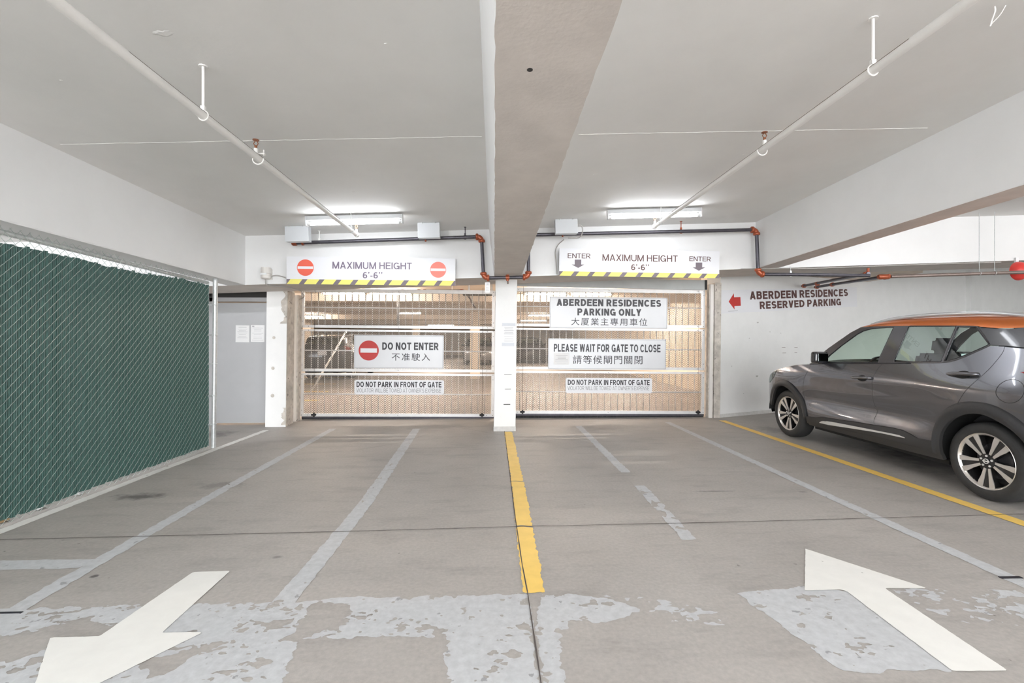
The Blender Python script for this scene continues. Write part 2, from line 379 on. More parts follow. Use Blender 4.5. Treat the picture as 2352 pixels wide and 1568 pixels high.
# ------------------------------------------------------------------ paint on the floor
def vnoise(x, y, seed):
    xi = np.floor(x).astype(np.int64); yi = np.floor(y).astype(np.int64); fx = x-xi; fy = y-yi
    def h(a, b):
        n = (a*374761393 + b*668265263 + seed*1442695041) & 0x7fffffff
        n = ((n ^ (n >> 13))*1274126177) & 0x7fffffff
        return ((n ^ (n >> 16)) & 0xffff)/65535.0
    u = fx*fx*(3-2*fx); v = fy*fy*(3-2*fy)
    return (h(xi,yi)*(1-u)+h(xi+1,yi)*u)*(1-v)+(h(xi,yi+1)*(1-u)+h(xi+1,yi+1)*u)*v
def fbm(x, y, f, seed, oct=4):
    t = 0; a = .5; s_ = 0
    for i in range(oct):
        t = t + a*vnoise(x*f, y*f, seed+i*17); s_ += a; a *= .55; f *= 2.1
    return t/s_
def sdf(poly, x, y):
    d = np.full(x.shape, 1e9); ins = np.zeros(x.shape, bool); n = len(poly)
    for i in range(n):
        ax, ay = poly[i]; bx, by = poly[(i+1) % n]
        ex, ey = bx-ax, by-ay; t = np.clip(((x-ax)*ex+(y-ay)*ey)/(ex*ex+ey*ey+1e-12), 0, 1)
        d = np.minimum(d, np.hypot(x-ax-t*ex, y-ay-t*ey))
        c_ = ((ay > y) != (by > y)) & (x < (bx-ax)*(y-ay)/((by-ay) if by != ay else 1e-9)+ax)
        ins ^= c_
    return np.where(ins, d, -d)
def paint(name, f, bbox, step, z, mt, label=None):
    x0, x1, y0, y1 = bbox; nx = int((x1-x0)/step)+2; ny = int((y1-y0)/step)+2
    gx = x0+np.arange(nx)*step; gy = y0+np.arange(ny)*step
    XX, YY = np.meshgrid(gx, gy, indexing='ij'); F = f(XX, YY)
    vid = {}; V = []; FS = []
    def vert(k, p):
        if k not in vid: vid[k] = len(V); V.append((p[0], p[1], z))
        return vid[k]
    IN = F > 0
    any_ = IN[:-1,:-1] | IN[1:,:-1] | IN[:-1,1:] | IN[1:,1:]
    for i, j in zip(*np.nonzero(any_)):
        cs = ((i,j),(i+1,j),(i+1,j+1),(i,j+1)); face = []
        for q in range(4):
            a = cs[q]; b = cs[(q+1) % 4]; fa, fb = F[a], F[b]
            if fa > 0: face.append(vert(a, (gx[a[0]], gy[a[1]])))
            if (fa > 0) != (fb > 0):
                t = fa/(fa-fb); k = (a, b) if a < b else (b, a)
                face.append(vert(k, (gx[a[0]]+(gx[b[0]]-gx[a[0]])*t, gy[a[1]]+(gy[b[1]]-gy[a[1]])*t)))
        if len(face) > 2: FS.append(face)
    m = MB(); m.v = V; m.f = [tuple(q) for q in FS]; m.m = [0]*len(FS)
    o = m.build(name, mt, floor, fix=False)
    if label: o['label'] = label
    return o
def line(pts, wd, seed, mt, label, wear=0.0, edge=.012, z=.002, name='painted_line', extra=None, step=.010, cuts=()):
    L_ = [(x-wd/2, y) for x, y in pts]; R_ = [(x+wd/2, y) for x, y in pts][::-1]; poly = L_+R_
    xs = [p[0] for p in poly]; ys = [p[1] for p in poly]
    def f(x, y):
        d = sdf(poly, x, y) + edge*(fbm(x, y, 22, seed)-.5)
        chip = (fbm(x, y*.8, 19, seed+5, 5) - .24) - wear*np.ones_like(x)
        if extra is not None: chip = chip - extra(x, y)
        d = np.minimum(d, chip*.2)
        for cy, ch in cuts: d = np.minimum(d, np.abs(y - cy - .01*np.sin(x*40)) - ch)
        return d
    return paint(name, f, (min(xs)-.03, max(xs)+.03, min(ys)-.03, max(ys)+.03), step, z, mt, label)
line([(-3.475, 2.4), (-3.475, 5.0), (-3.44, 7.17)], .09, 3, M['pwhite'], 'white line along the green fence', -.03, .02)
line([(-2.385, 2.35), (-2.45, 4.3), (-2.47, 7.25)], .10, 11, M['pgrey'], 'grey line nearest the fence', .0, .03)
line([(-1.08, 2.42), (-1.065, 3.9), (-1.19, 7.2)], .115, 21, M['pgrey'], 'grey line between fence and yellow line', .0, .025, cuts=((6.5, .006), (5.75,.008), (4.9,.006)),
     extra=lambda x, y: np.clip((2.6-y)*1.2, 0, 1))
line([(0.213, 2.48), (0.217, 3.3), (0.225, 4.26), (0.206, 6.9)], .118, 31, M['pyellow'], 'yellow line in front of the pillar', -.05, .03, z=.003, cuts=((3.365, .012), (4.45, .006), (6.3, .004)))
line([(1.32, 3.1), (1.35, 4.2), (1.335, 7.35)], .10, 41, M['pgrey'], 'broken grey line right of the yellow line', .0, .03,
     extra=lambda x, y: np.where((y > 4.28) & (y < 4.72), 1.0, np.where(y < 4.3, .15, 0.0)) )
line([(2.93, 2.2), (2.90, 3.9), (2.875, 7.62)], .10, 51, M['pgrey'], 'long grey line left of the car', -.02, .02)
line([(3.90, 2.4), (3.88, 4.4), (3.86, 7.75)], .115, 61, M['pyellow'], 'yellow line beside the car', -.1, .012, z=.003)
cr = [(-3.4, 2.835), (-2.45, 2.85), (-2.46, 2.965), (-3.4, 2.962)]
paint('painted_line', lambda x, y: np.minimum(sdf(cr, x, y)+.02*(fbm(x,y,20,9)-.5), (fbm(x,y,8,13)-.27)*.2), (-3.45,-2.4,2.8,3.0), .014, .0018, M['pgrey'], 'short grey cross line by the fence')
POLY = [
 ([(-3.6,2.38),(-2.775,2.421),(-1.993,2.436),(-1.105,2.434),(-0.763,2.469),(-0.241,2.466),(0.185,2.471),(0.177,2.1),(-0.069,2.119),(-0.602,2.139),(-0.869,2.125),(-0.806,1.6),(-3.6,1.6)], .36),
 ([(-0.21,2.146),(0.168,2.11),(0.172,1.6),(-0.123,1.6),(-0.209,1.958)], .36),
 ([(0.242,2.465),(0.426,2.449),(0.603,2.417),(0.728,2.301),(0.527,2.194),(0.366,2.224),(0.293,2.08),(0.271,1.6),(0.189,1.6),(0.195,2.147)], .35),
 ([(0.55,2.44),(0.9,2.37),(1.10,2.26),(1.126,2.171),(0.881,2.187),(0.62,2.3)], .50),
 ([(1.29,2.442),(1.698,2.479),(1.89,2.427),(1.905,2.314),(1.876,1.834),(1.406,1.829),(1.393,1.951),(1.357,2.135)], .30),
 ([(2.15,2.45),(2.85,2.40),(2.95,1.7),(2.55,1.9),(2.3,2.08),(2.15,2.25)], .51)]
bare = [(( -2.35,1.9),(-2.1,2.02),(-1.75,2.2),(-1.95,2.35),(-2.5,2.1)), ((-1.45,2.02),(-1.05,2.2),(-.85,2.42),(-.98,2.3),(-1.2,2.1),(-1.38,1.9)), ((-.95,2.13),(-.72,2.18),(-.70,2.40),(-.92,2.44))]
def worn(x, y):
    best = np.full(x.shape, -1.0)
    for k, (p, thr) in enumerate(POLY):
        d = sdf(p, x, y) + .06*(fbm(x*.7, y, 24, 100+k, 5)-.5)
        n = .50*fbm(x*.7, y, 13, 120+k, 6) + .50*fbm(x*.6, y, 46, 140+k, 3) - thr - .03
        best = np.maximum(best, np.minimum(d, n*.25))
    for k, p in enumerate(bare):
        best = np.minimum(best, -(sdf(p, x, y) + .16*(fbm(x*.8, y, 16, 150+k, 5)-.5)))
    return best
wp = paint('worn_paint', worn, (-3.6, 3.0, 1.66, 2.55), .0075, .0012, M['pgrey'], 'flaking grey paint across the aisle')
def arrow(poly, seed, label):
    xs = [p[0] for p in poly]; ys = [p[1] for p in poly]
    f = lambda x, y: np.minimum(sdf(poly, x, y)+.006*(fbm(x,y,30,seed)-.5), (fbm(x,y,16,seed+3,5)-.19)*.2)
    paint('painted_arrow', f, (min(xs)-.02,max(xs)+.02,min(ys)-.02,max(ys)+.02), .012, .004, M['pwhite'], label)
arrow([(-1.745,2.772),(-1.537,2.776),(-1.525,2.20),(-1.337,2.196),(-1.66,1.705),(-2.003,2.182),(-1.79,2.184)], 5, 'white arrow pointing to the camera')
arrow([(2.007,2.931),(2.346,2.436),(2.115,2.445),(2.086,1.815),(1.858,1.82),(1.886,2.425),(1.866,2.443),(1.666,2.44)], 8, 'white arrow pointing to the gate')
# joints sawn in the slab
def groove(P, wd):
    m = MB(); rnd = random.Random(4); v = []; fs = []; n = len(P)
    dense = []
    for i in range(n-1):
        k = max(2, int(math.dist(P[i], P[i+1])/.06))
        dense += [(P[i][0]+(P[i+1][0]-P[i][0])*j/k, P[i][1]+(P[i+1][1]-P[i][1])*j/k) for j in range(k)]
    dense.append(P[-1])
    hor = abs(P[-1][0]-P[0][0]) > abs(P[-1][1]-P[0][1])
    for i, (x, y) in enumerate(dense):
        h = wd/2*rnd.uniform(.7, 1.3)
        v += [(x, y-h, .0044), (x, y+h, .0044)] if hor else [(x-h, y, .0044), (x+h, y, .0044)]
    fs = [(2*i, 2*i+2, 2*i+3, 2*i+1) for i in range(len(dense)-1)]
    m.v = v; m.f = fs; m.m = [0]*len(fs)
    return m.build('floor_joint', M['joint'], floor, fix=False)
groove([(-3.6, 3.26), (-3.33, 3.274), (-1.03, 3.323), (.167, 3.362), (1.82, 3.388), (4.1, 3.457), (7, 3.53)], .007)
groove([(.185, 1.6), (.178, 2.47), (.168, 2.78), (.160, 3.6), (.155, 6.64), (.153, 6.95)], .006)
groove([(.155, 6.6), (-.2, 6.95), (-.65, 7.35)], .004); groove([(-.95, 6.75), (-1.25, 6.2), (-1.75, 5.75)], .004)

for x0, x1, y0, y1 in ((2.865, 2.99, 2.52, 2.543), (-2.45, -2.33, 2.385, 2.398)):
    MB().box(x0, x1, y0, y1, .001, .0045).build('tape_mark', M['ink'], floor)
# ------------------------------------------------------------------ lettering
def glyph(ch, t):
    """a plain grotesque capital: list of convex-ish quads in a cap height of 1, and its width"""
    q = []; h0 = t/2; h1 = 1-t/2
    def hbar(x0, x1, y): q.append([(x0, y-t/2), (x1, y-t/2), (x1, y+t/2), (x0, y+t/2)])
    def vbar(x, y0=0, y1=1): q.append([(x-t/2, y0), (x+t/2, y0), (x+t/2, y1), (x-t/2, y1)])
    def diag(x0, y0, x1, y1):
        e = t/2*math.sqrt(1+((x1-x0)/(y1-y0))**2); q.append([(x0-e, y0), (x0+e, y0), (x1+e, y1), (x1-e, y1)])
    def path(P):
        n = len(P); L_ = []; R_ = []
        for i in range(n):
            a = P[max(i-1, 0)]; b = P[min(i+1, n-1)]; dx, dy = b[0]-a[0], b[1]-a[1]; l = math.hypot(dx, dy) or 1
            L_.append((P[i][0]-dy/l*t/2, P[i][1]+dx/l*t/2)); R_.append((P[i][0]+dy/l*t/2, P[i][1]-dx/l*t/2))
        for i in range(n-1): q.append([L_[i], R_[i], R_[i+1], L_[i+1]])
    def arc(cx, cy, rx, ry, a0, a1, n=16): return [(cx+rx*math.cos(math.radians(a0+(a1-a0)*i/n)), cy+ry*math.sin(math.radians(a0+(a1-a0)*i/n))) for i in range(n+1)]
    w = .70
    if ch == ' ': return q, .30
    if ch == 'A': w = .74; e = t*.55; diag(e, 0, w/2, 1); diag(w-e, 0, w/2, 1); hbar(w*.22, w*.78, .29)
    elif ch == 'B':
        w = .68; vbar(h0); r1 = (.5+t/2-h0-t/2+.02)/2
        y1 = .535; hbar(h0, w-.30, h1); hbar(h0, w-.28, y1); hbar(h0, w-.28, h0)
        path([(w-.32, h1)]+arc(w-.30, (h1+y1)/2, .30-t/2-.03, (h1-y1)/2, 90, -90)+[(w-.32, y1)]); path([(w-.30, y1)]+arc(w-.28, (y1+h0)/2, .28-t/2, (y1-h0)/2, 90, -90)+[(w-.30, h0)])
    elif ch in 'CG':
        w = .76; rx = w/2-t/2; path(arc(w/2, .5, rx, .5-t/2, 38, 322, 30))
        if ch == 'G': hbar(w*.54, w-.005, .44); vbar(w-t/2, .0, .44+t/2)
    elif ch == 'D':
        w = .72; vbar(h0); path([(h0, h1), (w*.42, h1)]+arc(w*.42, .5, w*.58-t/2, .5-t/2, 90, -90, 20)+[(w*.42, h0), (h0, h0)])
    elif ch == 'E': w = .62; vbar(h0); hbar(0, w, h0); hbar(0, w*.93, .52); hbar(0, w, h1)
    elif ch == 'F': w = .58; vbar(h0); hbar(0, w*.9, .50); hbar(0, w, h1)
    elif ch == 'H': w = .70; vbar(h0); vbar(w-t/2); hbar(0, w, .52)
    elif ch == 'I': w = t; vbar(h0)
    elif ch == 'K': w = .72; vbar(h0); diag(t*.75, .36, w-t*.62, 1); diag(w-t*.60, 0, t*1.15+.04, .60)
    elif ch == 'L': w = .56; vbar(h0); hbar(0, w, h0)
    elif ch == 'M': w = .84; vbar(h0); vbar(w-t/2); diag(w/2, 0, t*.55, 1); diag(w/2, 0, w-t*.55, 1)
    elif ch == 'N': w = .70; vbar(h0); vbar(w-t/2); diag(w-t*.6, 0, t*.6, 1)
    elif ch == 'O': w = .78; path(arc(w/2, .5, w/2-t/2, .5-t/2, 0, 360, 40))
    elif ch in 'PR':
        w = .66; vbar(h0); y1 = .46; path([(h0, h1), (w-.30, h1)]+arc(w-.29, (h1+y1)/2, .29-t/2, (h1-y1)/2, 90, -90)+[(w-.30, y1), (h0, y1)])
        if ch == 'R': w = .70; diag(w-t*.58, 0, w*.50, .47)
    elif ch == 'S':
        w = .66; rx = w/2-t/2; ry = (.5-t/2)/2+.002
        path(arc(w/2, 1-t/2-ry, rx*.95, ry, 25, 270, 22)+arc(w/2, t/2+ry, rx, ry, 90, -155, 22))
    elif ch == 'T': w = .62; vbar(w/2); hbar(0, w, h1)
    elif ch == 'U': w = .70; path([(h0, 1)]+arc(w/2, .30, w/2-t/2, .30-t/2, 180, 360, 20)+[(w-t/2, 1)])
    elif ch == 'V': w = .70; e = t*.55; diag(w/2, 0, e, 1); diag(w/2, 0, w-e, 1)
    elif ch == 'W':
        w = 1.0; e = t*.55; diag(w*.27, 0, e, 1); diag(w*.27, 0, w/2, 1); diag(w*.73, 0, w/2, 1); diag(w*.73, 0, w-e, 1)
    elif ch == 'X': w = .70; e = t*.6; diag(e, 0, w-e, 1); diag(w-e, 0, e, 1)
    elif ch == 'Y': w = .70; vbar(w/2, 0, .45); diag(w/2, .40, t*.55, 1); diag(w/2, .40, w-t*.55, 1)
    elif ch == '6':
        w = .58; path(arc(w/2, .31, w/2-t/2, .31-t/2, 0, 360, 28)); path(arc(w/2+.02, .46, w/2-t/2+.02, .54-t/2, 50, 190, 18))
    elif ch == '-': w = .30; hbar(0, w, .36)
    elif ch in '\u2019\u201d':
        w = t
        for k in range(1 if ch == '\u2019' else 2):
            x = k*t*1.7; q.append([(x, 1), (x+t, 1), (x+t, 1-t), (x, 1-t)]); q.append([(x+t, 1-t), (x+t*.35, 1-t*1.9), (x, 1-t*1.75), (x+t*.45, 1-t)]); w = x+t
    return q, w
def text_mesh(body, x0, x1, z0, z1, y, bold=0.0, offx=0.0):
    m = MB()
    if all(ord(c_) < 0x3000 for c_ in body):
        t = .155+bold*2.6; x = 0; Q = []; gap = .10
        for c_ in body:
            q, w_ = glyph(c_, t)
            Q += [[(x+a, b) for a, b in p] for p in q]; x += w_+(gap if c_ != ' ' else 0)
        x -= gap
        for k_, p in enumerate(Q): m.add([(x0+a/x*(x1-x0), y-.00004*(k_ % 14), z0+b*(z1-z0)) for a, b in p], [tuple(range(len(p)))])
        return m
    cu = bpy.data.curves.new('t', 'FONT'); cu.body = body; cu.size = 1.0; cu.offset = bold; cu.fill_mode = 'FRONT'; cu.resolution_u = 3
    cu.space_character = max(1.0, ((x1-x0)-(z1-z0))/max(1, len(body)-1)/(z1-z0)*.94)
    o = bpy.data.objects.new('t', cu); COL.objects.link(o)
    dg = bpy.context.evaluated_depsgraph_get(); dg.update()
    me = bpy.data.meshes.new_from_object(o.evaluated_get(dg))
    vs_ = [v.co.copy() for v in me.vertices]; fs = [tuple(p.vertices) for p in me.polygons]
    bpy.data.objects.remove(o); bpy.data.curves.remove(cu); bpy.data.meshes.remove(me)
    if not vs_: return m
    ax = min(v.x for v in vs_); bx = max(v.x for v in vs_); az = min(v.y for v in vs_); bz = max(v.y for v in vs_)
    m.add([(x0+(v.x-ax)/(bx-ax)*(x1-x0), y, z0+(v.y-az)/(bz-az)*(z1-z0)) for v in vs_], fs)
    return m
def sign(name, label, cat, loc, rot, w, h, units, items, board, thick=.006, group=None, border=None, dy=0.0, rounded=0.0, extra=None):
    """units = left, top, right, bottom of the layout grid; items are laid out on that grid"""
    L_, T_, R_, B_ = units
    root = thing(name, label, cat, loc, rot, group)
    m = MB()
    if rounded:
        pts = []
        for cx, cz, a0 in ((w-rounded, rounded, -90), (w-rounded, h-rounded, 0), (rounded, h-rounded, 90), (rounded, rounded, 180)):
            pts += [(cx+rounded*math.cos(math.radians(a0+i*22.5)), cz+rounded*math.sin(math.radians(a0+i*22.5))) for i in range(5)]
        m.prism(pts, lambda u, v, d: (u, d, v), 0, thick)
    else: m.box(0, w, 0, thick, 0, h)
    m.build('sign_board', board, root)
    gx = lambda px: (px-L_)/(R_-L_)*w
    gz = lambda px, py: (B_+dy*(px-L_)/(R_-L_)-py)/(B_-T_)*h
    yf = -.0015
    if border:
        b = border; e = .005; mm = MB()
        for a, c_, d, f in ((b,w-b,b,b+e),(b,w-b,h-b-e,h-b),(b,b+e,b,h-b),(w-b-e,w-b,b,h-b)): mm.box(a, c_, yf, 0, d, f)
        mm.build('border', M['inkg'], root)
    for it in items:
        k = it[0]
        if k == 't':
            _, body, x0, x1, y0, y1, mt, bold = it
            xm = (x0+x1)/2
            text_mesh(body, gx(x0), gx(x1), gz(xm, y1), gz(xm, y0), yf, bold).build('lettering', M[mt], root, fix=False)
        elif k == 'disc':
            _, cx, cy, r, mt, bw, bh = it
            X, Z, R = gx(cx), gz(cx, cy), r/(R_-L_)*w
            ring = [(X+R*1.07*math.cos(a), Z+R*1.07*math.sin(a)) for a in [i*2*math.pi/48 for i in range(48)]]
            o = MB().prism([(X+R*math.cos(a), Z+R*math.sin(a)) for a in [i*2*math.pi/48 for i in range(48)]], lambda u, v, d: (u, d, v), yf, 0).build('no_entry_symbol', M[mt], root)
            MB().box(X-bw/(R_-L_)*w/2, X+bw/(R_-L_)*w/2, yf-.0015, yf+.0005, Z-bh/(R_-L_)*w/2, Z+bh/(R_-L_)*w/2).build('bar', M['sign'], o)
        elif k == 'poly':
            _, pts, mt, nm = it
            MB().prism([(gx(a), gz(a, b)) for a, b in pts], lambda u, v, d: (u, d, v), yf, 0).build(nm, M[mt], root)
        elif k == 'stripes':
            _, hb, n, ph, slant = it       # hazard band along the bottom edge
            MB().box(.0, w, yf, 0, 0, hb).build('hazard_band', M['stripe'], root)
            p = w/n; mm = MB()
            for i in range(-1, n+1):
                a = ph*p+i*p; q = p*.70
                pts = [(a, 0), (a+q, 0), (a+q+slant, hb), (a+slant, hb)]
                pts = [(min(max(x, 0), w), z) for x, z in pts]
                if pts[1][0]-pts[0][0] > .01 or pts[2][0]-pts[3][0] > .01: mm.prism(pts, lambda u, v, d: (u, d, v), yf-.0012, yf-.0002)
            mm.build('yellow_stripes', M['yellow'], root)
        elif k == 'lines':
            _, x0, x1, ys, mt, hh = it
            mm = MB(); rnd = random.Random(len(label))
            for yv in ys:
                ind = rnd.uniform(0, .18)*(x1-x0)
                mm.box(gx(x0+ind), gx(x1-ind), yf, 0, gz(x0, yv+hh/2), gz(x0, yv-hh/2))
            mm.build('printed_lines', M[mt], root)
        elif k == 'rect':
            _, x0, y0, x1, y1, mt, nm = it
            MB().box(gx(x0), gx(x1), yf*.8, 0, gz(x0, y1), gz(x0, y0)).build(nm, M[mt], root)
    if extra: extra(root, w, h)
    return root
T = .008          # the gates and what hangs on them are level, the floor is not
GF = 8.116        # face of the signs wired to the gates
def wires(root, w, h):
    for x in (.012, w-.012):
        for z in (.012, h-.012):
            MB().tube([(x-.008, -.004, z), (x, -.006, z+.004), (x+.008, -.004, z), (x+.01, .018, z)], .0022, 5).build('wire_tie', M['rust'], root)
sign('do_not_enter_sign', 'metal sign with a red no-entry disc on the left gate', 'sign', (-2.413, GF, .878), (0, T, 0), 1.537, .579, (811, 768, 1019, 847),
     [('disc', 845, 805, 23.3, 'red', 38, 10), ('t', 'DO NOT ENTER', 876, 1007, 786, 803.5, 'ink', .022), ('t', '不准駛入', 898, 987, 811, 829, 'ink', .004)], M['signs'], .005, None, .012, dy=1.0, extra=wires)
NP = 'no parking plates on the gates'
for (x, z, wd, u, lab) in ((-2.405, .428, 1.535, (812, 872, 1020, 905.5), 'white do-not-park plate low on the left gate'),
                           (1.25, .437, 1.533, (1300, 866, 1500, 902), 'white do-not-park plate low on the right gate')):
    s0 = u[0]; k = (u[2]-u[0])/208.0
    sign('no_parking_plate', lab, 'sign', (x, GF, z), (0, T, 0), wd, .255 if s0 < 1000 else .268, u,
         [('t', 'DO NOT PARK IN FRONT OF GATE', s0+5*k, s0+202*k, u[1]+4.5, u[1]+17, 'ink', .016), ('t', 'VIOLATOR WILL BE TOWED AT OWNER\u2019S EXPENSE', s0+4.5*k, s0+201*k, u[1]+20, u[1]+29, 'inkg', -.022)],
         M['sign'], .004, NP, None, dy=.6, rounded=.02, extra=wires)
sign('residents_parking_sign', 'large metal residents-only parking sign high on the right gate', 'sign', (.966, GF, 1.578), (0, T, 0), 2.09, .548, (1263, 681, 1536, 753),
     [('t', 'ABERDEEN RESIDENCES', 1279, 1521, 687, 703, 'ink', .03), ('t', 'PARKING ONLY', 1327, 1475, 708.5, 724.5, 'ink', .03), ('t', '大厦業主專用車位', 1313, 1489, 730, 747.5, 'ink', .004)], M['signs'], .005, None, .010, dy=2, extra=wires)
sign('wait_for_gate_sign', 'metal sign asking drivers to wait, in the middle of the right gate', 'sign', (.94, GF, .86), (0, T, 0), 2.09, .535, (1259, 776.5, 1533, 847),
     [('t', 'PLEASE WAIT FOR GATE TO CLOSE', 1272, 1520, 790, 808, 'ink', .018), ('t', '請等候閘門關閉', 1316, 1478, 816, 836, 'ink', .004)], M['signs'], .005, None, .010, dy=2, extra=wires)
sign('paper_notice', 'faded paper notice taped on the wait sign of the right gate', 'notice', (1.04, GF-.003, .935), (0, T, 0), .275, .205, (0, 0, 36, 28),
     [('lines', 4, 33, (6, 9.5, 13, 16.5), 'ptxt', .9), ('lines', 2, 34, (21, 24.5), 'pbar', .4)], M['paper'], .0008)
# height signs hung in front of the cross beam
def brackets(root, w, h):
    for x in (.06, w/2, w-.06):
        MB().box(x-.015, x+.015, .012, .085, h-.09, h-.06).build('bracket', M['galv'], root)
sign('height_limit_sign', 'white height limit sign with two no-entry discs over the left gate', 'sign', (-2.845, 6.50, 2.128), (0, .006, 0), 2.305, .378, (657, 588, 1044, 652),
     [('disc', 699.7, 614, 19, 'redo', 35, 6), ('disc', 1004, 618.5, 18.6, 'redp', 34.5, 6), ('t', 'MAXIMUM HEIGHT', 761, 943, 601, 617, 'inkp', .0), ('t', '6\u2019-6\u201d', 830.5, 875.5, 624, 639, 'inkp', .006),
      ('stripes', .068, 10, .02, .05)], M['sign'], .012, None, dy=4, extra=brackets)
sign('height_limit_sign', 'white height limit sign with two enter arrows over the right gate', 'sign', (.91, 6.50, 2.263), (0, .011, 0), 2.285, .383, (1285, 567, 1653, 631),
     [('t', 'ENTER', 1304, 1356, 579, 590.5, 'inkb', -.01), ('t', 'ENTER', 1583, 1633, 586, 597, 'inkb', -.01),
      ('poly', [(1320,593.5),(1335,593.5),(1335,605),(1342,605),(1328,613),(1313,605),(1320,605)], 'stripe', 'arrow'), ('poly', [(1598,600),(1613,600),(1613,611.5),(1620,611.5),(1605.5,619.5),(1591,611.5),(1598,611.5)], 'stripe', 'arrow'),
      ('t', 'MAXIMUM HEIGHT', 1383, 1556, 582, 597.5, 'inkb', -.006), ('t', '6\u2019-6\u201d', 1449, 1490, 604.5, 618.5, 'inkb', .004), ('stripes', .062, 10, .02, .05)], M['sign'], .012, None, dy=6.3, extra=brackets)
# reserved parking sign on the slanted wall
L0 = Vector(rw(.03, .012, 1.832))
sign('reserved_parking_sign', 'long white reserved parking sign with a red arrow on the right wall', 'sign', L0, (0, -.062, math.radians(22)), 3.95, .41, (0, 0, 345, 47),
     [('poly', [(17,23.5),(29,7),(29,15),(43,15),(43,33),(29,33),(29,40)], 'red', 'arrow'), ('t', 'ABERDEEN RESIDENCES', 64, 318, 4, 21, 'inkb', .026), ('t', 'RESERVED PARKING', 86, 297, 26, 42, 'inkb', .026), ('rect', 15, 42.6, 36, 43.4, 'ptxt', 'small_print')],
     M['sign'], .008)
# notices
sign('paper_notice', 'left white paper notice on the grey door', 'notice', (-4.155, 7.656, 1.33), (0, LEAN, 0), .215, .272, (0, 0, 33, 39), [('lines', 5, 28, (4.5,), 'ptxt', 1), ('lines', 4, 29, (9, 12, 15, 18, 21, 26, 29), 'ptxt', .5)], M['paper'], .001, 'notices on the grey door')
sign('paper_notice', 'right white paper notice on the grey door beside the pillar', 'notice', (-3.915, 7.656, 1.335), (0, LEAN, 0), .215, .272, (0, 0, 33, 39), [('rect', 3, 2, 8, 4.5, 'ptxt', 'printed_mark'), ('lines', 3, 30, (7, 11, 14, 19, 22, 28, 31, 35), 'ptxt', .6)], M['paper'], .001, 'notices on the grey door')
sign('paper_notice', 'taped paper notice on the white centre pillar', 'notice', (.116, 6.956, 1.272), (0, LEAN, 0), .20, .345, (0, 0, 31, 53),
     [('rect', 0, 0, 31, 7, 'pbar', 'tape'), ('rect', 0, 45.5, 28.5, 53, 'pbar', 'tape'), ('lines', 4, 27, (10, 13.5, 17, 21, 25), 'ptxt', 1.1), ('lines', 4, 28, (31, 35, 39, 42), 'ptxt', .5)], M['paper'], .001)

# ------------------------------------------------------------------ gates
def expanded(W, z0, z1):
    s_, hz, wd = .014, .017, .0040
    nc = int(W/s_); nj = int((z1-z0)/hz)
    m = MB(); V = []; F_ = []
    for k in range(nc):
        b = len(V)
        for j in range(nj+1):
            x = (k+.5)*s_ + (.0068 if (j+k) % 2 else -.0068); z = z0+(z1-z0)*j/nj
            V += [(x-wd, 0.0, z), (x+wd, 0.0, z), (x, .004, z)]
        for j in range(nj):
            q = b+3*j
            F_ += [(q, q+1, q+4, q+3), (q+1, q+2, q+5, q+4), (q+2, q, q+3, q+5)]
    m.v = V; m.f = F_; m.m = [0]*len(F_)
    return m
SECT = ((.052, .797, .437), (.827, 1.553, 1.19), (1.58, 2.256, 1.93))
def gate(label, x0, zoff, W, cab):
    g = thing('overhead_gate', label, 'gate', (x0, 8.15, zoff), (0, T, 0), 'the two overhead gates')
    for i, (a, b, mid) in enumerate(SECT):
        t0 = .050 if i == 0 else .047; t1 = .034 if i < 2 else .064
        f = MB()
        f.box(0, W, -.012, .035, a, a+t0); f.box(0, W, -.012, .035, b-t1, b)
        f.box(0, .052, -.012, .035, a+t0, b-t1); f.box(W-.052, W, -.012, .035, a+t0, b-t1)
        for xx in (.025, .13, W/2, W-.13, W-.025):                                      # rivets
            for zz in (a+t0/2, b-t1/2): f.cyl((xx, -.016, zz), (xx, -.011, zz), .006, 8, 1)
        for zz in (a+.11, b-.10):
            for xx in (.025, W-.025): f.cyl((xx, -.016, zz), (xx, -.011, zz), .006, 8, 1)
        sec = f.build('gate_section', [M['gate'], M['dark']], g)
        e = expanded(W-.10, a+t0, b-t1); e.v = [(x+.05, y+.008, z) for x, y, z in e.v]
        e.build('mesh_infill', M['mesh'], sec, fix=False)
        r = MB(); n = int(W/.122)
        for k in range(1, n+1):
            x = .052+(W-.104)*k/(n+1); r.cyl((x, .022, a+.02), (x, .022, b-.02), .0088, 8)
        r.cyl((.04, .004, mid), (W-.04, .004, mid), .0105, 8)
        r.build('bar_grid', M['bar'], sec, smooth=True)
    MB().box(.02, W-.005, -.004, .028, .018, .052).build('bottom_rail', M['piped'], g)
    sl = MB(); k = int(W/.028); v = []                                                  # scalloped rubber strip
    for i in range(k*2+1):
        x = .02+(W-.03)*i/(k*2); d = .006 if i % 2 else 0
        v += [(x, .0-d, -zoff+.004), (x, .0-d, .02), (x, .02, .02), (x, .02, -zoff+.004)]
    fs = []
    for i in range(k*2):
        for j in range(4): fs.append((i*4+j, i*4+(j+1) % 4, (i+1)*4+(j+1) % 4, (i+1)*4+j))
    sl.add(v, fs).build('bottom_seal', M['black'], g)
    for x in cab:
        MB().cyl((x, -.018, .07), (x, -.018, 2.30), .0022, 6).build('lift_cable', M['dark'], g)
        p = MB(); p.cyl((x-.025, -.035, .085), (x-.025, -.012, .085), .020, 14); p.cyl((x+.02, -.035, .085), (x+.02, -.012, .085), .020, 14); p.box(x-.012, x+.012, -.03, -.012, .045, .12)
        p.build('cable_bracket', M['black'], g, bevel=.002)
    return g
gate('white mesh gate left of the centre pillar', -3.332, 0.0, 3.33, (.235, 3.12))
gate('white mesh gate right of the centre pillar', .28, .028, 3.45, (.215, 3.335))
